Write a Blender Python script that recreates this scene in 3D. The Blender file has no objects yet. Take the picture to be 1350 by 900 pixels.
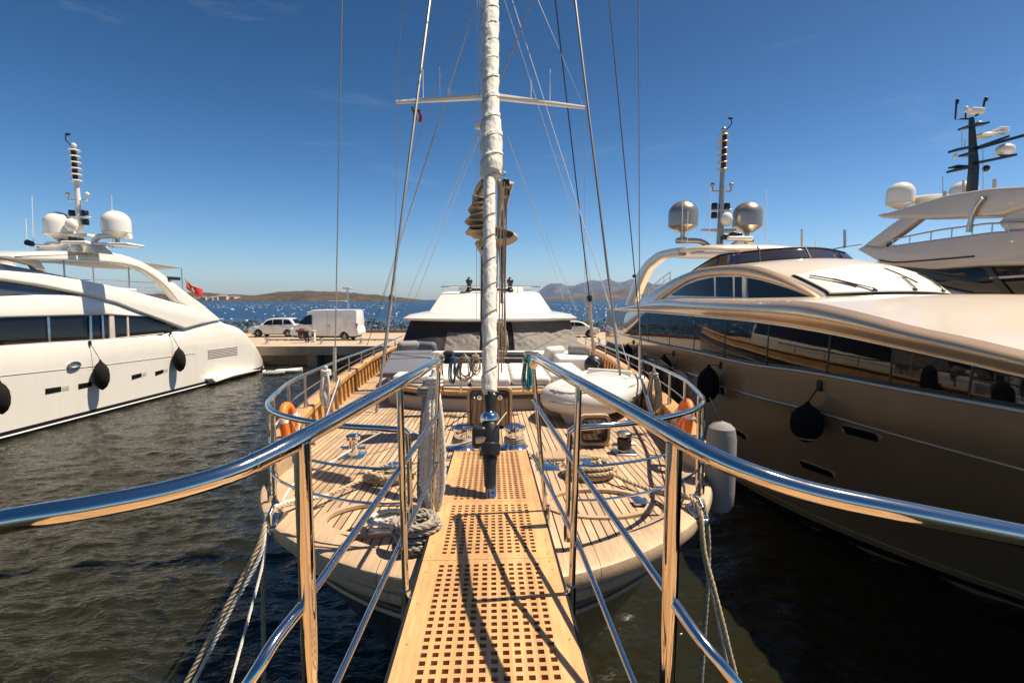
import bpy, math, random
import numpy as np
from mathutils import Vector, Matrix, noise as mn
R = math.radians
random.seed(7)
scn = bpy.context.scene
col = scn.collection
# ------------------------------------------------------------------ camera
F = 640.0; CAMZ = 4.8; YAW = math.atan(27/640); PIT = math.atan(55/640)
CAM = np.array([0.015, 0.0, CAMZ])
FW = np.array([math.sin(YAW)*math.cos(PIT), math.cos(YAW)*math.cos(PIT), -math.sin(PIT)])
RT = np.array([math.cos(YAW), -math.sin(YAW), 0.0])
UP = np.cross(RT, FW)
def ray(u, v): return FW + RT*(u-675)/F + UP*(450-v)/F
def PX(u, v, X): d = ray(u, v); return CAM + d*((X-CAM[0])/d[0])
def PY(u, v, Y): d = ray(u, v); return CAM + d*((Y-CAM[1])/d[1])
def PZ(u, v, z): d = ray(u, v); return CAM + d*((z-CAM[2])/d[2])
def PF(u, v, f, t0=2.0, t1=60.0):          # where the line of sight meets the surface x = f(y, z)
    d = ray(u, v); g = lambda t: (CAM+d*t)[0] - f((CAM+d*t)[1], (CAM+d*t)[2])
    a = t0; ga = g(a); n = 300; b = a
    for i in range(1, n+1):
        b = t0 + (t1-t0)*i/n; gb = g(b)
        if ga*gb <= 0: break
        a, ga = b, gb
    for _ in range(40):
        m = (a+b)/2; gm = g(m)
        if ga*gm <= 0: b = m
        else: a, ga = m, gm
    return CAM + d*a
cam = bpy.data.cameras.new("camera"); cam.lens = 36*F/1350; cam.sensor_width = 36
cam.clip_start = 0.05; cam.clip_end = 40000
co = bpy.data.objects.new("camera", cam); col.objects.link(co); scn.camera = co
co.matrix_world = Matrix(((RT[0], UP[0], -FW[0], CAM[0]), (RT[1], UP[1], -FW[1], CAM[1]), (RT[2], UP[2], -FW[2], CAM[2]), (0, 0, 0, 1)))
# ------------------------------------------------------------------ object helpers
ORG = {}
def tag(o, label=None, cat=None, group=None, kind=None):
    if label: o["label"] = label
    if cat: o["category"] = cat
    if group: o["group"] = group
    if kind: o["kind"] = kind
    return o
def thing(name, loc, label, cat, group=None):
    o = bpy.data.objects.new(name, None); o.empty_display_size = .2
    o.location = Vector([float(c) for c in loc]); col.objects.link(o); ORG[o.name] = np.array(loc, float)
    return tag(o, label, cat, group)
class MB:
    def __init__(s): s.v = []; s.f = []
    def add(s, vs, fs):
        n = len(s.v); s.v += [tuple(float(c) for c in p) for p in vs]; s.f += [tuple(i+n for i in f) for f in fs]; return s
    def box(s, a, b):
        (x0, y0, z0), (x1, y1, z1) = a, b
        return s.add([(x0,y0,z0),(x1,y0,z0),(x1,y1,z0),(x0,y1,z0),(x0,y0,z1),(x1,y0,z1),(x1,y1,z1),(x0,y1,z1)],
                     [(0,3,2,1),(4,5,6,7),(0,1,5,4),(1,2,6,5),(2,3,7,6),(3,0,4,7)])
    def rbox(s, a, b, r=.02, n=3):           # box with rounded vertical and top edges
        (x0, y0, z0), (x1, y1, z1) = a, b
        r = min(r, (x1-x0)/2.01, (y1-y0)/2.01, (z1-z0)/2.01)
        def ring(i, z):
            o = []
            rr = max(r-i, 1e-4)
            for cx, cy, a0 in ((x1-r, y1-r, 0), (x0+r, y1-r, 90), (x0+r, y0+r, 180), (x1-r, y0+r, 270)):
                for k in range(n+1):
                    t = R(a0+90*k/n); o.append((cx+rr*math.cos(t), cy+rr*math.sin(t), z))
            return o
        rings = [ring(r*(1-math.sin(R(90*k/n))), z0+r*(1-math.cos(R(90*k/n)))) for k in range(n+1)]
        rings += [ring(r*(1-math.cos(R(90*k/n))), z1-r+r*math.sin(R(90*k/n))) for k in range(n+1)]
        return s.rings(rings, True, True)
    def rings(s, rs, cap0=False, cap1=False, closed=True):
        m = len(rs[0]); vs = [p for r in rs for p in r]; fs = []
        for i in range(len(rs)-1):
            for j in range(m if closed else m-1):
                k = (j+1) % m
                fs.append((i*m+j, i*m+k, (i+1)*m+k, (i+1)*m+j))
        if cap0: fs.append(tuple(range(m-1, -1, -1)))
        if cap1: fs.append(tuple((len(rs)-1)*m+j for j in range(m)))
        return s.add(vs, fs)
    def tube(s, pts, r, n=8, cap=True, tw=0.0):
        P = [np.array(p, float) for p in pts]
        rr = r if hasattr(r, '__len__') else [r]*len(P)
        T = []
        for i in range(len(P)):
            t = P[min(i+1, len(P)-1)] - P[max(i-1, 0)]; T.append(t/(np.linalg.norm(t)+1e-12))
        a = np.array([0, 0, 1.0]) if abs(T[0][2]) < .9 else np.array([1.0, 0, 0])
        u = np.cross(T[0], a); u /= np.linalg.norm(u); rs = []
        for i in range(len(P)):
            u = u - T[i]*np.dot(u, T[i]); u /= (np.linalg.norm(u)+1e-12); w = np.cross(T[i], u)
            rs.append([tuple(P[i] + rr[i]*(u*math.cos(2*math.pi*k/n+tw) + w*math.sin(2*math.pi*k/n+tw))) for k in range(n)])
        return s.rings(rs, cap, cap)
    def cyl(s, a, b, r, n=16, r2=None): return s.tube([a, b], [r, r if r2 is None else r2], n)
    def lathe(s, prof, c, axis=(0, 0, 1), n=20):     # prof: (radius, height along axis)
        ax = np.array(axis, float); ax /= np.linalg.norm(ax)
        a = np.array([1.0, 0, 0]) if abs(ax[0]) < .9 else np.array([0, 1.0, 0])
        u = np.cross(ax, a); u /= np.linalg.norm(u); w = np.cross(ax, u); c = np.array(c, float)
        rs = [[tuple(c+ax*h+max(r, 1e-4)*(u*math.cos(2*math.pi*k/n)+w*math.sin(2*math.pi*k/n))) for k in range(n)] for r, h in prof]
        return s.rings(rs, True, True)
    def ball(s, c, r, n=16, sc=(1, 1, 1), m=None):
        m = m or n//2; c = np.array(c, float)
        rs = []
        for i in range(m+1):
            t = math.pi*i/m; q = max(math.sin(t), 1e-3)
            rs.append([(c[0]+r*sc[0]*q*math.cos(2*math.pi*k/n), c[1]+r*sc[1]*q*math.sin(2*math.pi*k/n), c[2]-r*sc[2]*math.cos(t)) for k in range(n)])
        return s.rings(rs, True, True)
    def grid(s, fn, nu, nv, wrap=False):
        vs = [fn(i/nu, j/nv) for i in range(nu+1) for j in range(nv+1)]
        fs = [(i*(nv+1)+j, (i+1)*(nv+1)+j, (i+1)*(nv+1)+j+1, i*(nv+1)+j+1) for i in range(nu) for j in range(nv)]
        return s.add(vs, fs)
    def prism(s, poly, off):
        n = len(poly); off = np.array(off, float)
        a = [np.array(p, float) for p in poly]; b = [p+off for p in a]
        return s.add(a+b, [tuple(range(n-1, -1, -1)), tuple(range(n, 2*n))] + [(i, (i+1) % n, n+(i+1) % n, n+i) for i in range(n)])
    def xf(s, M):
        s.v = [tuple(M @ Vector(p)) for p in s.v]; return s
    def build(s, name, m, parent=None, org=None, smooth=True, ang=35, mats=None):
        me = bpy.data.meshes.new(name)
        o0 = np.zeros(3)
        if org is not None: o0 = np.array(org, float)
        elif parent is not None: o0 = ORG.get(parent.name, np.zeros(3))
        me.from_pydata([tuple(np.array(p)-o0) for p in s.v], [], s.f)
        me.validate(verbose=False)
        import bmesh
        bm = bmesh.new(); bm.from_mesh(me); bmesh.ops.recalc_face_normals(bm, faces=bm.faces); bm.to_mesh(me); bm.free()
        if m is not None: me.materials.append(m)
        if smooth:
            me.polygons.foreach_set('use_smooth', [True]*len(me.polygons)); me.set_sharp_from_angle(angle=R(ang))
        o = bpy.data.objects.new(name, me); col.objects.link(o)
        if parent is not None: o.parent = parent; ORG[o.name] = o0
        elif org is not None: o.location = Vector([float(c) for c in o0])
        return o
def top(mb, name, m, label, cat, group=None, org=None, **k):       # a thing that is one mesh
    if org is None:
        a = np.array(mb.v); org = [(a[:, 0].min()+a[:, 0].max())/2, (a[:, 1].min()+a[:, 1].max())/2, a[:, 2].min()]
    return tag(mb.build(name, m, None, org, **k), label, cat, group)
def copy_tree(o, parent=None):
    c = o.copy(); col.objects.link(c); c.parent = parent
    for ch in list(o.children): copy_tree(ch, c)
    return c
def lerp(a, b, t): return a+(b-a)*t
def tab(T):
    xs = [p[0] for p in T]; ys = [p[1] for p in T]
    return lambda x: float(np.interp(x, xs, ys))
def stab(T):                                  # smooth table (monotone-ish cubic)
    xs = np.array([p[0] for p in T], float); ys = np.array([p[1] for p in T], float)
    d = np.gradient(ys, xs)
    def f(x):
        if x <= xs[0]: return float(ys[0]+d[0]*(x-xs[0]))
        if x >= xs[-1]: return float(ys[-1]+d[-1]*(x-xs[-1]))
        i = int(np.searchsorted(xs, x)-1); i = max(0, min(i, len(xs)-2)); h = xs[i+1]-xs[i]; t = (x-xs[i])/h
        return float((2*t**3-3*t*t+1)*ys[i]+(t**3-2*t*t+t)*h*d[i]+(-2*t**3+3*t*t)*ys[i+1]+(t**3-t*t)*h*d[i+1])
    return f
def smooth_path(pts, step=.05, closed=False):  # Catmull-Rom through points
    P = [np.array(p, float) for p in pts]; out = []
    n = len(P); rng = range(n if closed else n-1)
    for i in rng:
        if closed: p0, p1, p2, p3 = P[(i-1) % n], P[i], P[(i+1) % n], P[(i+2) % n]
        else:
            p1, p2 = P[i], P[i+1]; p0 = P[i-1] if i else 2*p1-p2; p3 = P[i+2] if i+2 < n else 2*p2-p1
        k = max(1, int(np.linalg.norm(p2-p1)/step))
        for j in range(k):
            t = j/k; out.append(.5*((2*p1)+(-p0+p2)*t+(2*p0-5*p1+4*p2-p3)*t*t+(-p0+3*p1-3*p2+p3)*t**3))
    if not closed: out.append(P[-1])
    return out
def rope(mb, pts, r, pitch=None, step=None, n=5):    # three laid strands
    pitch = pitch or r*7; step = step or pitch/8
    P = smooth_path(pts, step); L = 0
    for st in range(3):
        path = []; L = 0; u = None
        for i, p in enumerate(P):
            t = P[min(i+1, len(P)-1)]-P[max(i-1, 0)]; t = t/(np.linalg.norm(t)+1e-12)
            if i: L += np.linalg.norm(P[i]-P[i-1])
            if u is None:
                a = np.array([0, 0, 1.0]) if abs(t[2]) < .9 else np.array([1.0, 0, 0]); u = np.cross(t, a)
            u = u-t*np.dot(u, t); u /= np.linalg.norm(u)+1e-12; w = np.cross(t, u)
            a = 2*math.pi*(L/pitch+st/3); path.append(p+r*.5*(u*math.cos(a)+w*math.sin(a)))
        mb.tube(path, r*.52, n)
    return mb
def sag(a, b, s, n=8):
    a = np.array(a, float); b = np.array(b, float)
    return [a+(b-a)*t+np.array([0, 0, -4*s*t*(1-t)]) for t in np.linspace(0, 1, n)]
# ------------------------------------------------------------------ materials
def mat(name, c, rough=.5, metal=0., spec=.5, coat=0., coat_r=.03, bump=None, var=None, **k):
    """bump=(scale, distance, stretch) noise bump; var=(scale, amount) value variation of the thing's own colour"""
    m = bpy.data.materials.new(name); m.use_nodes = True; nt = m.node_tree; b = nt.nodes['Principled BSDF']
    b.inputs['Base Color'].default_value = (*c, 1); b.inputs['Roughness'].default_value = rough
    b.inputs['Metallic'].default_value = metal; b.inputs['Specular IOR Level'].default_value = spec
    b.inputs['Coat Weight'].default_value = coat; b.inputs['Coat Roughness'].default_value = coat_r
    for kk, vv in k.items(): b.inputs[kk.replace('_', ' ')].default_value = vv
    tc = nt.nodes.new('ShaderNodeTexCoord')
    if bump:
        mp = nt.nodes.new('ShaderNodeMapping'); mp.inputs['Scale'].default_value = bump[2] if len(bump) > 2 else (1, 1, 1)
        nz = nt.nodes.new('ShaderNodeTexNoise'); nz.inputs['Scale'].default_value = bump[0]; nz.inputs['Detail'].default_value = 5
        bp = nt.nodes.new('ShaderNodeBump'); bp.inputs['Distance'].default_value = bump[1]; bp.inputs['Strength'].default_value = 1
        nt.links.new(tc.outputs['Object'], mp.inputs[0]); nt.links.new(mp.outputs[0], nz.inputs['Vector'])
        nt.links.new(nz.outputs['Fac'], bp.inputs['Height']); nt.links.new(bp.outputs[0], b.inputs['Normal'])
    if var:
        n2 = nt.nodes.new('ShaderNodeTexNoise'); n2.inputs['Scale'].default_value = var[0]; n2.inputs['Detail'].default_value = 6
        n2.inputs['Roughness'].default_value = .65
        rm = nt.nodes.new('ShaderNodeMapRange'); rm.inputs[1].default_value = .3; rm.inputs[2].default_value = .7
        rm.inputs[3].default_value = 1-var[1]; rm.inputs[4].default_value = 1+var[1]*.5
        mx = nt.nodes.new('ShaderNodeVectorMath'); mx.operation = 'SCALE'; mx.inputs[0].default_value = c
        m3 = nt.nodes.new('ShaderNodeMapping'); m3.inputs['Scale'].default_value = var[2] if len(var) > 2 else (1, 1, 1); nt.links.new(tc.outputs['Object'], m3.inputs[0]); nt.links.new(m3.outputs[0], n2.inputs['Vector']); nt.links.new(n2.outputs['Fac'], rm.inputs[0])
        nt.links.new(rm.outputs[0], mx.inputs['Scale']); nt.links.new(mx.outputs[0], b.inputs['Base Color'])
    return m
def planks(name, c, pitch, seam, dark=(.02, .015, .012), rough=.55, grain=1.0, axis=0, vary=.25):
    m = mat(name, c, rough); nt = m.node_tree; b = nt.nodes['Principled BSDF']; N = nt.nodes.new; L = nt.links.new
    tc = N('ShaderNodeTexCoord'); sx = N('ShaderNodeSeparateXYZ'); L(tc.outputs['Object'], sx.inputs[0])
    def M(op, a, b_=None, c_=None):
        q = N('ShaderNodeMath'); q.operation = op
        for i, vv in enumerate((a, b_, c_)):
            if vv is None: continue
            if isinstance(vv, (int, float)): q.inputs[i].default_value = vv
            else: L(vv, q.inputs[i])
        return q.outputs[0]
    x = M('DIVIDE', sx.outputs[axis], pitch); fr = M('FRACT', x); fl = M('FLOOR', x)
    sm = M('LESS_THAN', fr, seam/pitch)
    wn = N('ShaderNodeTexWhiteNoise'); wn.noise_dimensions = '1D'; L(fl, wn.inputs['W'])
    mp = N('ShaderNodeMapping'); sc = [22, 22, 22]; sc[1-axis] = 1.6; mp.inputs['Scale'].default_value = sc
    L(tc.outputs['Object'], mp.inputs[0]); nz = N('ShaderNodeTexNoise'); nz.inputs['Scale'].default_value = 3*grain; nz.inputs['Detail'].default_value = 6
    L(mp.outputs[0], nz.inputs['Vector'])
    n3 = N('ShaderNodeTexNoise'); n3.inputs['Scale'].default_value = 2.2; n3.inputs['Detail'].default_value = 4; L(tc.outputs['Object'], n3.inputs['Vector'])
    v = M('MULTIPLY_ADD', wn.outputs['Value'], vary, 1-vary*.6); v = M('MULTIPLY', v, M('MULTIPLY_ADD', nz.outputs['Fac'], .7, .65))
    v = M('MULTIPLY', v, M('MULTIPLY_ADD', n3.outputs['Fac'], .8, .58))
    vm = N('ShaderNodeVectorMath'); vm.operation = 'SCALE'; vm.inputs[0].default_value = c; L(v, vm.inputs['Scale'])
    mx = N('ShaderNodeMix'); mx.data_type = 'RGBA'; L(sm, mx.inputs[0]); L(vm.outputs[0], mx.inputs[6]); mx.inputs[7].default_value = (*dark, 1)
    L(mx.outputs[2], b.inputs['Base Color'])
    bp = N('ShaderNodeBump'); bp.inputs['Distance'].default_value = .0015; L(M('SUBTRACT', nz.outputs['Fac'], sm), bp.inputs['Height']); L(bp.outputs[0], b.inputs['Normal'])
    return m
M_ = {}
M_['steel'] = mat('polished_steel', (.66, .635, .59), .07, 1., bump=(3, .004, (1, 1, 1)))
M_['steel_dull'] = mat('dull_steel', (.55, .54, .52), .28, 1., var=(6, .2))
M_['wire'] = mat('rigging_wire', (.44, .37, .29), .35, .8)
M_['wire_dark'] = mat('dark_line', (.03, .03, .035), .6)
M_['grating'] = planks('grating_teak', (.545, .30, .13), .0425, .0, rough=.5, vary=.30)
M_['teak'] = planks('deck_teak', (.475, .325, .20), .062, .010, rough=.6, vary=.34)
M_['wood'] = planks('varnished_teak', (.56, .31, .115), .4, .0, rough=.35, vary=.1)
M_['cap'] = planks('bare_teak_cap', (.47, .325, .20), .6, .003, rough=.55, vary=.1)
M_['white'] = mat('white_gelcoat', (.80, .755, .675), .25, coat=.7, var=(2.4, .04, (1, 1, .12)))
M_['white_sail'] = mat('white_deck_paint', (.74, .72, .68), .4, var=(2, .06))
M_['beige'] = mat('beige_paint', (.50, .44, .38), .5, var=(3, .1))
M_['gold'] = mat('bronze_paint', (.70, .46, .255), .24, .5, coat=1., coat_r=.02, var=(2.0, .10, (1, 1, .15)))
M_['gold_top'] = mat('champagne_paint', (.80, .67, .51), .35, .25, coat=.7, coat_r=.1, var=(.8, .05))
M_['dome_gold'] = mat('bronze_dome', (.42, .36, .29), .32, .7, coat=.4)
M_['glass'] = mat('tinted_glass', (.010, .009, .009), .03, spec=.42, bump=(.5, .004))
M_['glass_purple'] = mat('smoked_screen', (.035, .028, .035), .06, spec=.9, coat=1.)
M_['black'] = mat('black_plastic', (.012, .012, .013), .4)
M_['blackcloth'] = mat('black_fender_cloth', (.012, .0105, .010), .9, spec=.2, bump=(40, .004))
M_['canvas'] = mat('sail_canvas', (.74, .69, .60), .8, bump=(16, .02, (1, 1, .4)), var=(5, .09))
M_['canvas_tan'] = mat('tan_canvas', (.52, .43, .32), .85, bump=(14, .012), var=(5, .15))
M_['cover'] = mat('black_mesh_cover', (.022, .017, .017), .55, bump=(3, .03), var=(2, .2))
M_['cover_grey'] = mat('grey_cover', (.17, .15, .135), .7, bump=(3, .015, (1, 1, 1.6)), var=(4, .15))
M_['cushion'] = mat('white_cushion', (.63, .60, .555), .8, bump=(9, .008), var=(4, .05))
M_['cushion_grey'] = mat('slate_cushion', (.12, .125, .15), .85, bump=(9, .006))
M_['rope_tan'] = mat('manila_rope', (.50, .385, .235), .85, var=(30, .25))
M_['rope_white'] = mat('white_rope', (.66, .63, .57), .85, var=(30, .2))
M_['rope_grey'] = mat('grey_rope', (.34, .30, .24), .9, var=(25, .35))
M_['rope_black'] = mat('black_rope', (.02, .02, .02), .85)
M_['teal'] = mat('teal_rope', (.02, .22, .24), .8, var=(30, .2))
M_['blue'] = mat('blue_rope', (.02, .08, .17), .8)
M_['orange'] = mat('orange_vinyl', (.85, .19, .015), .45)
M_['red'] = mat('red_cloth', (.52, .025, .02), .7)
M_['whitecloth'] = mat('white_cloth', (.8, .8, .78), .7)
M_['green'] = mat('green_cloth', (.02, .25, .08), .7)
M_['fender_grey'] = mat('grey_fender_cover', (.24, .225, .21), .8, bump=(60, .003), var=(3, .12))
M_['hullgreen'] = mat('sailboat_hull_paint', (.045, .05, .048), .25, coat=.5, var=(1.5, .2))
M_['inflatable'] = mat('inflatable_rubber', (.60, .575, .53), .4, var=(3, .05))
M_['inflatable_grey'] = mat('grey_rubber', (.33, .33, .34), .5)
M_['chrome'] = mat('chrome', (.8, .78, .75), .05, 1.)
M_['antifoul'] = mat('boot_stripe', (.012, .012, .014), .3)
M_['brown_hatch'] = mat('smoked_acrylic', (.06, .026, .02), .04, spec=.8, coat=1.)
M_['rubber'] = mat('tyre_rubber', (.02, .02, .02), .8)
M_['carwhite'] = mat('car_paint_white', (.74, .72, .68), .25, coat=1.)
M_['redlamp'] = mat('red_lens', (.35, .01, .01), .15, coat=1.)
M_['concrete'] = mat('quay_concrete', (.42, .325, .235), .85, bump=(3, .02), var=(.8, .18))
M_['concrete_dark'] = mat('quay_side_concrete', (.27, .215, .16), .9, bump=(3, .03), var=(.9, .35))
M_['pebble'] = mat('skin', (.42, .25, .17), .6)
M_['buoy_blue'] = mat('blue_plastic_float', (.02, .07, .28), .4)
M_['buoy_white'] = mat('pale_plastic_float', (.55, .59, .65), .4)
# ================================================================== setting: water, hills, quay
def water():
    m = bpy.data.materials.new('harbour_water'); m.use_nodes = True; nt = m.node_tree; b = nt.nodes['Principled BSDF']; N = nt.nodes.new; L = nt.links.new
    b.inputs['Roughness'].default_value = .045; b.inputs['IOR'].default_value = 1.33
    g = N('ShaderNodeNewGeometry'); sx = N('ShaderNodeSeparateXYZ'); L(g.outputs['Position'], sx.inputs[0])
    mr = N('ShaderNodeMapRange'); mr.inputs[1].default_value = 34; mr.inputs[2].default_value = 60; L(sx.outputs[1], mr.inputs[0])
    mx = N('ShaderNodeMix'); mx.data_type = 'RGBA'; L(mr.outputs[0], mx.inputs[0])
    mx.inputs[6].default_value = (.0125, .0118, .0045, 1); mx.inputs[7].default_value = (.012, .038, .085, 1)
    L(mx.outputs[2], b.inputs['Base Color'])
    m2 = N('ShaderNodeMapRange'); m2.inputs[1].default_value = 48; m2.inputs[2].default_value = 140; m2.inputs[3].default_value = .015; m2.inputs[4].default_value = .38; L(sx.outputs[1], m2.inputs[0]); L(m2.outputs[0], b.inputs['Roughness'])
    def layer(scale, rot, stretch, detail, dist):
        mp = N('ShaderNodeMapping'); mp.inputs['Rotation'].default_value = (0, 0, R(rot)); mp.inputs['Scale'].default_value = (stretch, 1, 1)
        L(g.outputs['Position'], mp.inputs[0]); nz = N('ShaderNodeTexNoise'); nz.inputs['Scale'].default_value = scale
        nz.inputs['Detail'].default_value = detail; nz.inputs['Distortion'].default_value = dist; nz.inputs['Roughness'].default_value = .55
        L(mp.outputs[0], nz.inputs['Vector']); return nz.outputs['Fac']
    b1 = N('ShaderNodeBump'); b1.inputs['Distance'].default_value = .02; L(layer(2.6, 22, .45, 3, .9), b1.inputs['Height'])
    b2 = N('ShaderNodeBump'); b2.inputs['Distance'].default_value = .035; L(layer(8, 18, .5, 5, 1.0), b2.inputs['Height']); L(b1.outputs[0], b2.inputs['Normal'])
    L(b2.outputs[0], b.inputs['Normal'])
    # one mesh: wind waves near the boats, flat sheets beyond
    X0, X1, Y0, Y1 = -27.0, 15.0, 3.5, 33.9; rg = np.random.RandomState(3)
    xs = np.linspace(X0, X1, 860); ys = Y0+(Y1-Y0)*np.linspace(0, 1, 620)**1.55; XX, YY = np.meshgrid(xs, ys, indexing='ij'); H = np.zeros_like(XX)
    wx = XX+.5*np.sin(YY*.35)+.3*np.sin(XX*.5+YY*.7); wyy = YY+.4*np.sin(XX*.4+1)
    for i in range(84):
        lam = .17*(1.9/.17)**(rg.rand()**1.25); k = 2*math.pi/lam; th = R(-112)+rg.normal(0, .5); s_ = .044*(1.25 if lam < .4 else 1)
        ph = k*(wx*math.cos(th)+wyy*math.sin(th))+rg.rand()*6.28; gust = np.interp(YY, [12, 24], [1, .62])*(.65+.35*np.sin(XX*rg.uniform(.1, .5)+YY*rg.uniform(.1, .5)+rg.rand()*6))
        H += s_/k*gust*(np.exp(1.1*(np.sin(ph)-1))*1.9-.75)
    fade = np.clip(np.minimum.reduce([(XX-X0)/3, (X1-XX)/3, (YY-Y0)/1.0, (Y1-YY)/2]), 0, 1); Z = H*fade
    nx, ny = XX.shape; V = np.stack([XX, YY, Z], -1).reshape(-1, 3); idx = np.arange(nx*ny).reshape(nx, ny)
    Fq = np.stack([idx[:-1, :-1], idx[1:, :-1], idx[1:, 1:], idx[:-1, 1:]], -1).reshape(-1, 4)
    ox = [-9000, -2000, -400, -100, X0]; ox2 = [X1, 100, 400, 2000, 9000]; oy = [-60, -20, Y0]; oy2 = [Y1, 60, 200, 1000, 4000, 12000]
    ex, ef = [], []
    def sheet(A, B):
        n0 = len(V)+len(ex)
        for x in A:
            for y in B: ex.append((x, y, 0.0))
        m_ = len(B)
        for a in range(len(A)-1):
            for b_ in range(m_-1): q = n0+a*m_+b_; ef.append((q, q+m_, q+m_+1, q+1))
    sheet(ox+ox2, oy); sheet(ox+ox2, oy2); sheet(ox, [Y0, Y1]); sheet(ox2, [Y0, Y1])
    V = np.concatenate([V, np.array(ex)]); Fq = np.concatenate([Fq, np.array(ef)])
    me = bpy.data.meshes.new('water'); me.vertices.add(len(V)); me.vertices.foreach_set('co', V.astype(np.float32).ravel())
    me.loops.add(Fq.size); me.loops.foreach_set('vertex_index', Fq.astype(np.int32).ravel()); me.polygons.add(len(Fq))
    me.polygons.foreach_set('loop_start', np.arange(0, Fq.size, 4, dtype=np.int32)); me.polygons.foreach_set('use_smooth', [True]*len(Fq)); me.update(calc_edges=True); me.validate()
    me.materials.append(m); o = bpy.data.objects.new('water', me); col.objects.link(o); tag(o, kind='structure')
water()
tag(MB().add([(-9000, -60, -9), (9000, -60, -9), (9000, 12000, -9), (-9000, 12000, -9)], [(0, 1, 2, 3)]).build('ground', mat('seabed', (.05, .05, .03), .9)), kind='structure')

def hill(name, pts, Y, depth, m, seed, rough=.12, base=0):      # ridge line from (u, v) at distance Y, real depth behind it
    T = [(PY(u, v, Y)[0], PY(u, v, Y)[2]) for u, v in pts]; f = stab(T) if len(T) > 3 else tab(T); x0, x1 = T[0][0], T[-1][0]
    hmax = max(t[1] for t in T)
    def fn(a, b):
        x = lerp(x0, x1, a); h = max(f(x), .1); q = math.sin(math.pi*min(b, .5)) if b < .5 else math.cos(math.pi*(b-.5))
        q = max(q, 0)**.8
        nz = mn.noise(Vector((x/hmax*.9+seed, b*5, seed)))+.5*mn.noise(Vector((x/hmax*2.3, b*12, seed)))+.3*mn.noise(Vector((x/hmax*6, b*22, seed)))
        return (x, Y+depth*(b-.5), base+h*q*(1+rough*nz*(1 if abs(b-.5) > .03 else .35)))
    return tag(MB().grid(fn, 160, 30).build(name, m, ang=80), kind='structure')
def hillmat(name, c1, c2, sc):
    m = mat(name, c1, .95); nt = m.node_tree; b = nt.nodes['Principled BSDF']; nz = nt.nodes.new('ShaderNodeTexNoise'); nz.inputs['Scale'].default_value = sc
    nz.inputs['Detail'].default_value = 9; nz.inputs['Roughness'].default_value = .7; tc = nt.nodes.new('ShaderNodeTexCoord')
    cr = nt.nodes.new('ShaderNodeValToRGB'); cr.color_ramp.elements[0].position = .4; cr.color_ramp.elements[1].position = .62
    cr.color_ramp.elements[0].color = (*c1, 1); cr.color_ramp.elements[1].color = (*c2, 1)
    nt.links.new(tc.outputs['Object'], nz.inputs['Vector']); nt.links.new(nz.outputs['Fac'], cr.inputs[0]); nt.links.new(cr.outputs[0], b.inputs['Base Color']); return m
hm = hillmat('scrub_hill', (.026, .022, .010), (.085, .055, .028), .02)
hill('hills', [(-60, 396), (60, 391), (150, 388), (230, 387), (262, 386), (300, 388), (345, 390), (420, 394), (470, 396.5)], 2100, 500, hm, 3)
hill('hills', [(300, 397), (335, 392.5), (350, 388.5), (375, 385), (410, 383.7), (440, 384.5), (480, 387.5), (520, 391.5), (545, 394), (566, 397)], 1650, 420, hm, 9)
mm = hillmat('haze_tinted_mountain', (.03, .04, .06), (.11, .115, .14), .004)  # blue cast of distant haze is put into the rock colour
hill('mountains', [(640, 396), (690, 392), (712, 384), (722, 377), (738, 374), (752, 376), (768, 373), (790, 371), (803, 369), (815, 372), (832, 369), (850, 373), (880, 376), (930, 380), (1000, 384), (1100, 389), (1200, 392), (1300, 394)], 9000, 1600, mm, 5, .22)
hill('hills', [(690, 397), (735, 391), (770, 389), (800, 384), (830, 379), (870, 381), (930, 388), (1000, 393), (1100, 396)], 6000, 1200, hillmat('brown_foothill', (.04, .028, .018), (.11, .07, .045), .006), 15, .2)
hill('shore', [(560, 397), (640, 394.6), (735, 393.6), (800, 392.7), (850, 393), (900, 394.5), (1000, 396.5)], 3200, 400, hm, 21)
tag(MB().rbox((PY(433, 398, 1250)[0], 1240, -.5), (PY(457, 398, 1250)[0], 1262, 2.6), 1).build('beach', mat('pale_sand', (.62, .50, .33), .9)), kind='structure')
# town on the far shore, each house its own
hw = mat('far_house_wall', (.62, .56, .48), .8); hr = mat('far_house_roof', (.38, .2, .12), .8); hg = mat('far_house_window', (.06, .06, .07), .4)
for i in range(22):
    u = 262+i*2.5+random.uniform(-.9, .9); Y = 1890-random.uniform(0, 45); p = PY(u, 396, Y); w = random.uniform(4, 9); h = random.uniform(5, 12)
    if 11 < i < 15: w *= 1.6
    z0 = random.uniform(2, 5+8*abs(math.sin(i*1.3)))
    b_ = thing('far_house', (p[0], Y, z0), 'pale house on the far left shore across the bay', 'house', 'houses of the far town')
    MB().box((p[0]-w, Y-5, z0-4), (p[0]+w, Y+5, z0+h)).build('wall', hw, b_, smooth=False)
    MB().add([(p[0]-w-.5, Y-5.5, z0+h), (p[0]+w+.5, Y-5.5, z0+h), (p[0]+w+.5, Y+5.5, z0+h), (p[0]-w-.5, Y+5.5, z0+h), (p[0]-w, Y, z0+h+2.5), (p[0]+w, Y, z0+h+2.5)],
             [(0, 1, 5, 4), (2, 3, 4, 5), (0, 4, 3), (1, 2, 5), (0, 3, 2, 1)]).build('roof', hr, b_, smooth=False)
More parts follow.
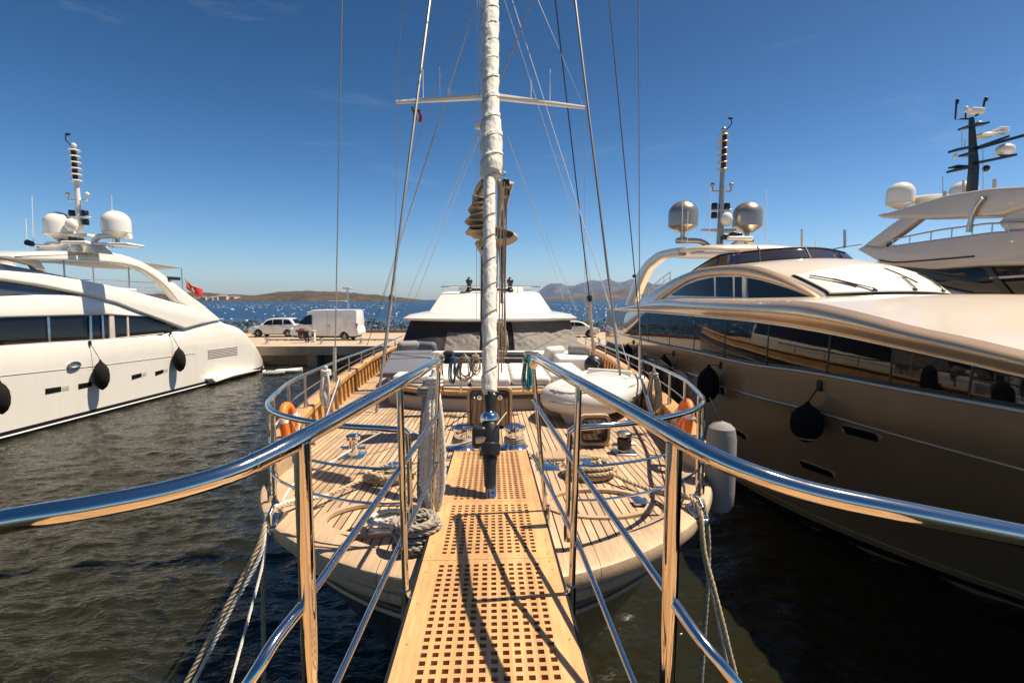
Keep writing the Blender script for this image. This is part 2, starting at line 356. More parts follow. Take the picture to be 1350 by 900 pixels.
# quay
QY, QZ, QB = 34.9, 1.5, 49.5
tag(MB().box((-70, QY, QZ-.55), (75, QB, QZ)).build('pavement', M_['concrete'], smooth=False), kind='structure')
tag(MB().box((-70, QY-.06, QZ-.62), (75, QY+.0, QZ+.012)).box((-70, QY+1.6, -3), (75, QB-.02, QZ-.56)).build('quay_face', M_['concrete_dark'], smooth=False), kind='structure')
for i in range(24):
    x = -60+i*5.2
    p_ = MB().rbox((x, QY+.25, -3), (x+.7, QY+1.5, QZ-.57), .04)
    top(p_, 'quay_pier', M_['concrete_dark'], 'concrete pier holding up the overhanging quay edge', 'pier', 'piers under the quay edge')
kb = MB(); kb.box((-70, QB-.5, QZ+.002), (75, QB-.2, QZ+.28)); top(kb, 'low_wall', mat('reddish_kerb', (.30, .15, .085), .8, var=(1, .3)), 'low reddish kerb wall along the seaward edge of the quay', 'low wall', smooth=False)
# hedge: many leaf clumps
def hedge():
    mb = MB(); rnd = random.Random(4)
    for i in range(24000):
        x = rnd.uniform(-40, 40); big = .55+.3*mn.noise(Vector((x*.6, 0, 2)))+.25*mn.noise(Vector((x*2.1, 4, 2)))
        y = QB+.35+rnd.gauss(0, .3); z = QZ+rnd.random()**.6*max(big, .25)*2.1
        s = rnd.uniform(.05, .12); a = rnd.uniform(0, 6.28); t = rnd.uniform(-.9, .9)
        d = np.array([math.cos(a)*math.cos(t), math.sin(a)*math.cos(t), math.sin(t)])*s; e = np.array([-math.sin(a), math.cos(a), rnd.uniform(-.6, .6)])*s*.6
        c = np.array([x, y, z]); mb.add([c-d, c+e, c+d, c-e], [(0, 1, 2, 3)])
    m = mat('hedge_leaf', (.045, .055, .015), .7, var=(1.5, .5))
    tag(mb.build('undergrowth', m, smooth=False), 'low dark green shrubs growing along the outer edge of the quay', 'shrubs', kind='stuff')
    tag(MB().box((-70, QB+.002, -2), (75, QB+1.6, QZ-.1)).build('embankment', mat('soil', (.10, .075, .045), .9), smooth=False), kind='structure')
hedge()
# mussel floats
def floats():
    fb = MB().ball((0, 0, .05), .24, 8, (1.7, 1, .9), 5); proto = {}
    for c in ('blue', 'white'):
        o = fb.build('mussel_float', M_['buoy_'+c]); proto[c] = o
    spots = []
    rnd = random.Random(11)
    for row in range(18):
        Y0 = 66+row**1.75*2.6
        n = int(Y0*1.25/(1.9+Y0*.008))
        for i in range(n):
            x = -Y0*.72+(Y0*1.25)*(i+rnd.uniform(-.35, .35))/n
            Y = Y0+rnd.gauss(0, 1.6+Y0*.02)
            if rnd.random() < .2: continue
            spots.append((x, Y))
    rest = MB(); k = 0; used = {'blue': 0, 'white': 0}
    spots.sort(key=lambda s: s[1])
    for x, Y in spots:
        u = 648+640*x/Y
        if u < 262 or u > 835 or 535 < u < 755 and Y > 0 and u < 740: 
            if not (u > 835) : continue
            if u > 860: continue
        c = 'blue' if rnd.random() < (.62 if Y < 130 else .5) else 'white'
        sc = rnd.uniform(.8, 1.25)*(1 if Y < 200 else 1.25)
        if k < 295:
            o = proto[c] if not used[c] else proto[c].copy()
            if used[c]: col.objects.link(o)
            used[c] = 1; o.location = (x, Y, 0); o.scale = (sc,)*3; o.rotation_euler = (0, rnd.uniform(-.3, .3), rnd.uniform(0, 3))
            side = 'left of the deckhouse' if x < 0 else 'right of the deckhouse'
            tag(o, ('dark blue' if c == 'blue' else 'pale white')+' mussel farm float on the bay, seen '+side, 'float', 'floats of the mussel farm')
        else: rest.ball((x, Y, .05), .26*sc, 5, (1.5, 1, .9), 3)
        k += 1
    for x in np.linspace(-1, 1, 900):
        Y = 420+1500*random.random()**1.3; X = x*Y*.62+random.uniform(-3, 3); rest.ball((X, Y, .1), .3, 4, (1.6, 1, .9), 3)
    tag(rest.build('float_field', M_['buoy_white']), 'distant pale specks of the mussel farm floats far out on the bay', 'floats', kind='stuff')
floats()
# lamp post on the quay
p = PY(459.5, 432, 46.5); lp = thing('street_lamp', (p[0], 46.5, QZ), 'tall grey quay lamp with a flat twin head behind the van', 'street lamp')
zt = PY(459, 381, 46.5)[2]
MB().tube([(p[0], 46.5, QZ), (p[0], 46.5, zt)], [.11, .07], 10).build('pole', M_['steel_dull'], lp)
MB().rbox((p[0]-.38, 46.2, zt), (p[0]+.38, 46.8, zt+.16), .05).build('lamp_head', M_['beige'], lp)
MB().rbox((p[0]-.25, 46.25, QZ), (p[0]+.25, 46.75, QZ+.25), .04).build('base', M_['concrete_dark'], lp)

# ------------------------------------------------------------------ vehicles
def vehicle(name, loc, rz, L, W, side, glass, wheels, label, cat, wr=.34, van=False, tum=.14):
    """side: closed profile (y along car, z); wheels: positions; built round the origin then placed"""
    t = thing(name, (0, 0, 0), label, cat)
    zs = max(s[1] for s in side); belt = glass['belt']
    def hwid(y, z):
        w = W/2*(1-.10*abs(2*y/L)**4)
        if z > belt: w -= tum*(z-belt)/(zs-belt)*1.0
        if z < .45: w -= .05*(.45-z)/.3
        return w
    P = smooth_path([(0, y, z) for y, z in side], .09, True)
    Q = [(p[1], p[2]) for p in P]
    # wheel arches cut into the lower edge: replace low points near wheels
    Q2 = []
    for y, z in Q:
        for wy in wheels:
            d = abs(y-wy)
            if d < wr*1.22 and z < wr*1.3: z = max(z, math.sqrt(max((wr*1.22)**2-d*d, 0))+wr*.9)
        Q2.append((y, z))
    rs = []
    for k, q in ((-1, .90), (-1, .975), (-1, 1), (1, 1), (1, .975), (1, .90)):
        cy, cz = 0, .85
        ins = {.90: .05, .975: .015, 1: 0}[q]
        ring = []
        for y, z in Q2:
            dy, dz = y-cy, z-cz; l = math.hypot(dy, dz)+1e-6
            ring.append((k*(hwid(y, z)-(1-q)*0.0-(0 if ins < .02 else 0)-(0 if q == .90 else .035 if q == .975 else .07))*1.0, y, z))
        rs.append(ring)
    # side skin goes: outer edge rounded; rings ordered from left face to right face
    def ringat(k, inset, shrink):
        out = []
        for y, z in Q2:
            dy, dz = y, z-.85; l = math.hypot(dy, dz)+1e-6
            yy, zz = y-dy/l*shrink, z-dz/l*shrink
            out.append((k*(hwid(y, z)-inset), yy, zz))
        return out
    body = MB(); body.rings([ringat(-1, 0, .10), ringat(-1, .01, .05), ringat(-1, .05, .012), ringat(-1, .11, 0), ringat(1, .11, 0), ringat(1, .05, .012), ringat(1, .01, .05), ringat(1, 0, .10)], True, True)
    body.build('body', M_['carwhite'], t, ang=50)
    for poly in glass['side']:
        for k in (-1, 1):
            Pg = [(k*(hwid(y, z)+.006), y, z) for y, z in poly]
            g = MB().prism(Pg, (-k*.03, 0, 0)); g.build('window', M_['glass'], t, smooth=False)
    for (y0, z0, y1, z1, w0, w1) in glass['ends']:
        n = np.array([0, (z1-z0), -(y1-y0)]); n = n/np.linalg.norm(n)*.025*(1 if y0 > 0 else -1)*(1 if z1 > z0 else -1)
        a = [np.array((-w0, y0, z0)), np.array((w0, y0, z0)), np.array((w1, y1, z1)), np.array((-w1, y1, z1))]
        g = MB().prism([q+n*.5 for q in a], -n*1.2); g.build('windscreen', M_['glass'], t, smooth=False)
    for wy in wheels:
        for k in (-1, 1):
            x = k*(W/2-.13)
            w = MB().lathe([(wr*.62, -.11), (wr*.93, -.11), (wr, -.06), (wr, .06), (wr*.93, .11), (wr*.62, .11)], (x, wy, wr), (1, 0, 0), 24).build('wheel', M_['rubber'], t)
            rm_ = MB().lathe([(wr*.6, -.1), (wr*.62, -.02), (wr*.12, .03*0-.01), (.001, 0)], (x+k*.1, wy, wr), (k, 0, 0), 20)
            for s_ in range(5):
                a = s_*2*math.pi/5; rm_.tube([(x+k*.115, wy, wr), (x+k*.112, wy+wr*.58*math.cos(a), wr+wr*.58*math.sin(a))], [.04, .03], 6)
            rm_.build('rim', M_['steel_dull'], w)
    for k in (-1, 1):
        for (y, z, dy, dz, mt, nm) in glass['lamps']:
            x = k*(hwid(y, z)-.12); MB().rbox((x-.12, y-dy, z-dz), (x+.13 if k > 0 else x+.12, y+dy, z+dz), .03).build(nm, M_[mt], t)
        y, z = glass['mirror']; x = k*(hwid(y, z)+.12); MB().rbox((x-.12, y-.06, z-.07*(2 if van else 1)), (x+.12, y+.06, z+.09), .03).build('mirror', M_['black'] if van else M_['carwhite'], t)
        if van:
            pass
    skirt = MB().rbox((-W/2+.12, -L/2+.25, .22), (W/2-.12, L/2-.25, .5), .05); skirt.build('underbody', M_['black'], t)
    for y in glass['seams']:
        for k in (-1, 1):
            s_ = MB()
            zz = np.linspace(.5, y[1], 8); s_.tube([(k*(hwid(y[0], z)+.001), y[0], z) for z in zz], .006, 4); s_.build('door_seam', M_['black'], t)
    for (y, z) in glass['handles']:
        for k in (-1, 1): MB().rbox((k*(hwid(y, z))-.02, y-.09, z-.015), (k*(hwid(y, z))+.03, y+.09, z+.015), .01).build('door_handle', M_['black'], t)
    MB().rbox((-.26, L/2-.03, .82), (.26, L/2+.012, .93), .01).build('number_plate', M_['whitecloth'], t)
    t.location = loc; t.rotation_euler = (0, 0, rz); return t
suv_side = [(-2.15, .35), (-2.2, .62), (-2.12, .86), (-1.6, 1.0), (-1.15, 1.06), (-.55, 1.52), (-.1, 1.66), (.7, 1.69), (1.5, 1.62), (1.95, 1.12), (2.1, .98), (2.16, .6), (2.1, .36), (1, .28), (-1, .28)]
sg = dict(belt=1.03, side=[[(-.95, 1.08), (-.5, 1.44), (-.05, 1.55), (-.02, 1.09)], [(.04, 1.09), (.04, 1.56), (.8, 1.57), (.85, 1.11)], [(.98, 1.12), (.95, 1.56), (1.4, 1.53), (1.72, 1.16)]],
          ends=[(-1.12, 1.09, -.5, 1.56, .72, .6), (1.93, 1.2, 1.6, 1.58, .66, .58)], lamps=[(-2.0, .78, .14, .07, 'chrome', 'headlight'), (2.0, .93, .13, .1, 'redlamp', 'tail_light')],
          mirror=(-.85, 1.12), seams=[(-.02, 1.05), (.9, 1.08), (-1.1, 1.0)], handles=[(.0-.2, .98), (.7, .99)])
pc = PZ(366, 442.5, QZ)
vehicle('parked_car', (PY(366, 440, 44.5)[0], 44.5, QZ), R(-90+180+2), 4.35, 1.8, suv_side, sg, [-1.35, 1.3], 'white SUV parked behind the van, nose to the left', 'car') .rotation_euler = (0, 0, R(-90-2))
van_side = [(-2.75, .4), (-2.8, .8), (-2.72, 1.12), (-2.2, 1.3), (-1.95, 1.45), (-1.25, 2.28), (-.85, 2.47), (0, 2.52), (1.5, 2.52), (2.6, 2.5), (2.74, 2.3), (2.78, 1.2), (2.76, .42), (1, .36), (-1, .36)]
vg = dict(belt=1.35, side=[[(-1.98, 1.36), (-1.42, 2.02), (-.95, 2.08), (-.95, 1.3), (-1.5, 1.28)]], ends=[(-2.02, 1.46, -1.32, 2.24, .82, .72)],
          lamps=[(-2.62, 1.0, .14, .14, 'chrome', 'headlight'), (2.72, 1.2, .06, .22, 'redlamp', 'tail_light')], mirror=(-1.9, 1.5),
          seams=[(-.9, 2.1), (.35, 2.3), (-2.0, 1.3), (.0, .55)], handles=[(-1.05, 1.2), (.5, 1.2)])
vehicle('delivery_van', (PY(433, 440, 40.8)[0], 40.8, QZ), R(-90-6), 5.55, 1.95, van_side, vg, [-1.75, 1.75], 'tall white panel van parked on the quay with its nose to the left', 'van', .35, True, .16)
car_side = [(-2.05, .35), (-2.1, .6), (-2.0, .8), (-1.3, .95), (-.5, 1.36), (.2, 1.44), (1.0, 1.38), (1.75, 1.0), (2.05, .9), (2.1, .5), (2, .34), (1, .26), (-1, .26)]
cg = dict(belt=.95, side=[[(-.95, 1.0), (-.45, 1.28), (.1, 1.36), (.12, 1.0)], [(.18, 1.0), (.16, 1.36), (.8, 1.33), (1.35, 1.04)]], ends=[(-1.25, .99, -.55, 1.33, .7, .58), (1.7, 1.07, 1.1, 1.36, .66, .56)],
          lamps=[(-1.9, .7, .14, .06, 'chrome', 'headlight'), (1.95, .82, .1, .08, 'redlamp', 'tail_light')], mirror=(-.8, 1.02), seams=[(.15, .97), (-1.0, .95)], handles=[(0, .9), (1.0, .9)])
vehicle('parked_hatchback', (PY(758, 440, 43)[0], 43, QZ), R(90-3), 4.1, 1.72, car_side, cg, [-1.25, 1.25], 'low white car on the quay, half hidden right of the deckhouse', 'car')
# service pedestal, rings, bollards
pp = PZ(413.5, 451, QZ); sp = thing('service_pedestal', (pp[0], pp[1], QZ), 'waist-high white shore power pedestal at the quay edge by the bending person', 'pedestal')
MB().rbox((pp[0]-.14, pp[1]-.14, QZ), (pp[0]+.14, pp[1]+.14, QZ+.78), .05).build('body', M_['white'], sp)
MB().rbox((pp[0]-.17, pp[1]-.17, QZ+.78), (pp[0]+.17, pp[1]+.17, QZ+.93), .06).build('cap', M_['beige'], sp)
MB().rbox((pp[0]-.08, pp[1]-.165, QZ+.45), (pp[0]+.08, pp[1]-.141, QZ+.68), .01).build('socket_panel', M_['black'], sp)
for i, (u, lab) in enumerate(((352, 'left of the person'), (424, 'right of the white pedestal'), (476, 'right of the delivery van'), (790, 'by the bronze yacht stern'))):
    q = PZ(u, 453, QZ); b_ = MB().lathe([(.16, 0), (.16, .04), (.09, .08), (.085, .28), (.16, .34), (.17, .4), (.1, .45)], (q[0], q[1], QZ), n=16)
    top(b_, 'quay_bollard', M_['steel_dull'], 'small iron mooring bollard on the quay edge '+lab, 'bollard', 'bollards of the quay')
for i, (u0, u1) in enumerate(((351, 380), (383, 464), (468, 520))):
    a = PZ(u0, 449, QZ); b = PZ(u1, 449, QZ); m_ = MB().tube([(a[0], a[1], QZ+.1), (b[0], b[1], QZ+.1)], .06, 8)
    for k in range(3): x = lerp(a[0], b[0], (k+.5)/3); m_.rbox((x-.06, a[1]-.06, QZ), (x+.06, a[1]+.06, QZ+.06), .01)
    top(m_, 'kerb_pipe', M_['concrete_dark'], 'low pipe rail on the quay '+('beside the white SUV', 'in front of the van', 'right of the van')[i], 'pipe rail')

# ------------------------------------------------------------------ person bending at the quay edge
def skin(name, V, E, rad, m, parent, sub=1):
    me = bpy.data.meshes.new(name); me.from_pydata([tuple(map(float, v)) for v in V], E, []); o = bpy.data.objects.new(name, me); col.objects.link(o)
    o.parent = parent; s = o.modifiers.new('s', 'SKIN'); me.skin_vertices or None
    for i, r_ in enumerate(rad): me.skin_vertices[0].data[i].radius = (r_, r_) if not hasattr(r_, '__len__') else r_
    me.skin_vertices[0].data[0].use_root = True
    u = o.modifiers.new('u', 'SUBSURF'); u.levels = sub+1; u.render_levels = sub+1; me.materials.append(m); return o
pq = PZ(404, 452, QZ); per = thing('person', (pq[0], pq[1], QZ), 'person in dark red top and dark trousers bending over at the quay edge', 'person')
V = [(0, .1, .88), (-.12, .02, 1.03), (-.3, -.05, 1.08), (-.44, -.08, 1.02), (-.55, -.1, .95),      # pelvis, waist, chest, neck base, head root
     (-.02, .2, .82), (.08, .2, .46), (.1, .2, .08), (0, .21, .03), (-.02, 0, .82), (-.1, -.02, .46), (.02, -.02, .08), (-.1, -.02, .03),
     (-.38, .1, 1.02), (-.42, .13, .78), (-.46, .08, .55), (-.47, .07, .47), (-.38, -.25, 1.0), (-.44, -.26, .78), (-.5, -.2, .56), (-.51, -.19, .48)]
E = [(0, 1), (1, 2), (2, 3), (3, 4), (0, 5), (5, 6), (6, 7), (7, 8), (0, 9), (9, 10), (10, 11), (11, 12), (2, 13), (13, 14), (14, 15), (15, 16), (2, 17), (17, 18), (18, 19), (19, 20)]
rad = [.14, .13, .16, .08, .06, .1, .065, .05, .045, .1, .065, .05, .045, .07, .05, .038, .03, .07, .05, .038, .03]
skin('body', V, E, rad, M_['pebble'], per)
def cloth_sub(name, idx, edges, grow, m):
    mp_ = {k: i for i, k in enumerate(idx)}; skin(name, [V[k] for k in idx], [(mp_[a], mp_[b]) for a, b in edges], [rad[k]+grow for k in idx], m, per)
cloth_sub('jacket', [1, 2, 3, 0, 13, 14, 15, 17, 18, 19], [(1, 2), (2, 3), (1, 0), (2, 13), (13, 14), (14, 15), (2, 17), (17, 18), (18, 19)], .02, mat('dark_red_cloth', (.16, .035, .03), .85, var=(14, .5)))
cloth_sub('trousers', [0, 5, 6, 7, 9, 10, 11], [(0, 5), (5, 6), (6, 7), (0, 9), (9, 10), (10, 11)], .018, mat('dark_trouser_cloth', (.03, .025, .03), .85))
hd = MB().ball((-.64, -.11, .9), .1, 16, (1.1, .85, 1.15)); hd.ball((-.74, -.11, .86), .02, 8); hd.ball((-.63, -.02, .9), .025, 8, (1, .5, 1.3)); hd.ball((-.63, -.2, .9), .025, 8, (1, .5, 1.3)); hd.build('head', M_['pebble'], per, org=(0, 0, 0))
MB().ball((-.62, -.11, .93), .108, 16, (1.1, .9, 1.05)).build('hair', M_['black'], per, org=(0, 0, 0))
# ================================================================== sailing yacht in the middle
GP = [(0, 2.38), (.40, 2.46), (.79, 2.64), (1.23, 2.98), (1.545, 3.38), (1.80, 3.95), (2.08, 5), (2.38, 7), (2.62, 9), (2.85, 12), (2.98, 17), (2.9, 22), (2.6, 26), (2.4, 28)]
gunw = smooth_path([np.array((x, y, 0)) for x, y in GP], .12)
gunw = [np.array([max(p[0], 0), p[1], 0]) for p in gunw]
full = [np.array([-p[0], p[1], 0]) for p in gunw[:0:-1]] + gunw
XG = tab([(p[1]+1e-6*i, p[0]) for i, p in enumerate(gunw)])
dz_ = stab([(2.4, 3.30), (4, 3.25), (6, 3.19), (9, 3.10), (13, 3.0), (20, 2.95), (28, 3.1)])      # deck height
hb_ = tab([(2.3, .07), (3.2, .08), (3.7, .12), (4.15, .30), (5, .36), (7, .40), (12, .45), (30, .45)])     # bulwark height over the deck
def nrm(path, i):
    t = path[min(i+1, len(path)-1)]-path[max(i-1, 0)]; t = t/np.linalg.norm(t); return np.array([t[1], -t[0], 0])   # outward for the right side
boat = thing('sailing_yacht', (0, 14, 0), 'large sailing yacht with teak foredeck and furled white headsail, moored in the middle', 'sailing yacht')
# hull
def hull_mesh():
    mb = MB(); rs = []
    n = len(full)
    for i, p in enumerate(full):
        o = nrm(full, i) if p[0] or 1 else 0
        fb = max(0, 1-(p[1]-2.38)/9)                                   # bow factor
        zc = dz_(p[1])+hb_(p[1])-.03
        wl = np.array([p[0]*(.93-.38*fb**.8), p[1]+2.9*fb**1.3 if p[1] < 12 else p[1], 0])
        ring = []
        for t in (0, .03, .08, .17, .35, .55, .75, 1):
            e_ = 1.15-.20*fb; q = p*(1-t**e_)+wl*t**e_; z = lerp(zc, -.15, t)
            bulge = .10*math.sin(math.pi*min(t*1.6, 1))*(1-.7*fb)
            q = q+o*bulge
            ring.append((q[0], q[1], z))
        rs.append(ring)
    return rs
rsH = hull_mesh()
def strip(rs, j0, j1):
    mb = MB(); m = j1-j0+1; vs = [r[j] for r in rs for j in range(j0, j1+1)]
    mb.add(vs, [(i*m+j, (i+1)*m+j, (i+1)*m+j+1, i*m+j+1) for i in range(len(rs)-1) for j in range(m-1)]); return mb
hull = strip(rsH, 2, 7); hull.add([rsH[0][j] for j in range(2, 8)]+[rsH[-1][j] for j in range(7, 1, -1)], [tuple(range(12))])
hullo = hull.build('hull', M_['hullgreen'], boat)
strip(rsH, 0, 2).build('sheer_strake', M_['cap'], hullo)
# rubbing strake below the strake
rub = MB(); P_ = [np.array(r[2])+nrm(full, i)*.02 for i, r in enumerate(rsH)]; rub.tube(P_, .04, 8); rub.build('rubbing_strake', M_['cap'], hullo)
P_ = [np.array(r[3])+nrm(full, i)*.012 for i, r in enumerate(rsH)]; MB().tube(P_, .018, 6).build('cove_line', M_['cap'], hullo)
# deck
dk = MB(); nx = 24; Ys = sorted(set([2.385, 2.42, 2.47, 2.55, 2.65]+list(np.arange(2.75, 28, .25))))
vs = []
for y in Ys:
    w = max(XG(y)-.02, .01)
    for k in range(nx+1): x = -w+2*w*k/nx; vs.append((x, y, dz_(y)+.03*(1-(x/max(w, .1))**2)))
dk.add(vs, [(i*(nx+1)+j, (i+1)*(nx+1)+j, (i+1)*(nx+1)+j+1, i*(nx+1)+j+1) for i in range(len(Ys)-1) for j in range(nx)])
deck = dk.build('deck', M_['teak'], boat)
# cap rail: broad rim along the gunwale
def sweep_rim(path, w_in, w_out, z0, z1, name, m, parent, r=.02):
    mb = MB(); rs = []
    for i, p in enumerate(path):
        o = nrm(path, i); a = z0(p[1]); b = z1(p[1]); q = p.copy()
        pr = [(-w_in, a), (w_out, a), (w_out+.012, (a+b)/2), (w_out, b-r*.6), (w_out-r, b), (-w_in+r, b), (-w_in, b-r*.6)]
        rs.append([(q[0]+o[0]*s, q[1]+o[1]*s, z) for s, z in pr])
    mb.rings(rs, True, True); return mb.build(name, m, parent)
aftp = [p for p in gunw if p[1] > 4.25]; bowp = [p for p in full if p[1] < 4.6]
sweep_rim(bowp, .17, .05, lambda y: dz_(y)-.02, lambda y: dz_(y)+.075, 'toe_rail', M_['cap'], boat)
for sgn, nm in ((1, 'r'), (-1, 'l')):
    P = [np.array([p[0]*sgn, p[1], 0]) for p in aftp]
    if sgn < 0: P = P[::-1]
    sweep_rim(P, .13, .05, lambda y: dz_(y)+hb_(y)-.07, lambda y: dz_(y)+hb_(y), 'cap_rail', M_['wood'], boat)
    sweep_rim(P, -.02, .03, lambda y: dz_(y)-.02, lambda y: dz_(y)+hb_(y)-.06, 'bulwark', M_['wood'], boat)
    i = 0
    for y in np.arange(4.5, 16, .36):
        x = XG(y)*sgn; z0 = dz_(y); z1 = z0+hb_(y)-.072
        k = MB(); xo = x-sgn*.0; xi = x-sgn*.1
        k.prism([(xo, y-.045, z0), (xi-sgn*.02, y-.045, z0), (xi, y-.045, z1), (xo, y-.045, z1)], (0, .09, 0)); k.build('bulwark_post', M_['wood'], boat, smooth=False)
    # quarter block where the bulwark ends
    y = 4.3; x = (XG(y)-.06)*sgn
    MB().rbox((x-.09, 3.98, dz_(4.1)), (x+.09, 4.32, dz_(4.1)+.30), .03).build('bulwark_end', M_['cap'], boat)
# ---- bowsprit walkway
WZ = lambda y: 3.6-.045*y
def gpt(x, y, d=0): return (x, y, WZ(y)+d)
def panel(y0, y1, skip=None):
    mb = MB(); p = .0425; w = .335
    ncol = 12; xs = [-.234-p*.275+p*i for i in range(ncol)]; h = p*.55
    nr = int((y1-y0-.07)/p); yo = (y0+y1)/2-nr*p/2+p*.25
    xb = [-w]+[v for x in xs for v in (x, x+h)]+[w]; yb = [y0+.0015]+[v for r_ in range(nr) for v in (yo+r_*p, yo+r_*p+h)]+[y1-.0015]
    nxb, nyb = len(xb), len(yb); T = .03
    vs = [gpt(x, y, 0) for x in xb for y in yb]+[gpt(x, y, -T) for x in xb for y in yb]; fs = []; off = nxb*nyb
    hole = lambda i, j: (0 <= i < nxb-1 and 0 <= j < nyb-1 and i % 2 == 1 and j % 2 == 1 and not (skip and skip(xb[i], yb[j]))) or (skip is not None and skip(xb[max(min(i, nxb-2), 0)], yb[max(min(j, nyb-2), 0)]) and 0 <= i < nxb-1 and 0 <= j < nyb-1)
    inside = lambda i, j: 0 <= i < nxb-1 and 0 <= j < nyb-1
    for i in range(nxb-1):
        for j in range(nyb-1):
            a = i*nyb+j; b = a+nyb
            if not hole(i, j): fs += [(a, b, b+1, a+1), (a+off, a+1+off, b+1+off, b+off)]
    solid = lambda i, j: inside(i, j) and not hole(i, j)
    for i in range(nxb):
        for j in range(nyb-1):
            if solid(i, j) != solid(i-1, j): a = i*nyb+j; fs.append((a, a+1, a+1+off, a+off))
    for j in range(nyb):
        for i in range(nxb-1):
            if solid(i, j) != solid(i, j-1): a = i*nyb+j; fs.append((a, a+nyb, a+nyb+off, a+off))
    return mb.add(vs, fs)
walk = MB()
for sgn in (-1, 1):                    # steel side beams of the bowsprit
    a = [gpt(sgn*.337, -1.2, .004), gpt(sgn*.347, -1.2, .004), gpt(sgn*.347, -1.2, -.16), gpt(sgn*.337, -1.2, -.16)]
    b = [gpt(sgn*.337, 4.42, .004), gpt(sgn*.347, 4.42, .004), gpt(sgn*.347, 4.42, -.10), gpt(sgn*.337, 4.42, -.10)]
    walk.rings([a, b], True, True)
for y in (-1.2, -.3, .8, 2.2, 3.9): walk.add([gpt(-.336, y, -.05), gpt(.336, y, -.05), gpt(.336, y, -.13), gpt(-.336, y, -.13), gpt(-.336, y+.05, -.05), gpt(.336, y+.05, -.05), gpt(.336, y+.05, -.13), gpt(-.336, y+.05, -.13)],
                                             [(0, 1, 2, 3), (4, 7, 6, 5), (0, 4, 5, 1), (2, 6, 7, 3), (0, 3, 7, 4), (1, 5, 6, 2)])
bow = walk.build('bowsprit_frame', M_['black'], boat)
def grate(a, b, s):
    g = panel(a, b, s); n = len(g.f)
    for y in (a+.035, b-.035):
        for x in (-.30, -.15, 0, .15, .30):
            if abs(x) < .01 and s: continue
            g.add([(x+.0065*math.cos(t), y+.0065*math.sin(t), WZ(y)+.0006) for t in np.linspace(0, 6.283, 11)[:-1]], [tuple(range(10))])
    for y in np.arange(a+.2, b-.1, .26):
        for x in (-.305, .305): g.add([(x+.0065*math.cos(t), y+.0065*math.sin(t), WZ(y)+.0006) for t in np.linspace(0, 6.283, 11)[:-1]], [tuple(range(10))])
    o = g.build('grating', M_['grating'], bow, smooth=False); o.data.materials.append(M_['plug'])
    for p in o.data.polygons:
        if p.index >= n: p.material_index = 1
M_['plug'] = mat('wood_plug', (.36, .17, .06), .6)
slot = lambda x, y: abs(x+.004) < .035 and y < 3.50 and y > 3.17
for a, b, s in ((3.147, 4.41, slot), (2.356, 3.147, None), (1.0, 2.356, None), (-.35, 1.0, None), (-1.2, -.35, None)): grate(a, b, s)
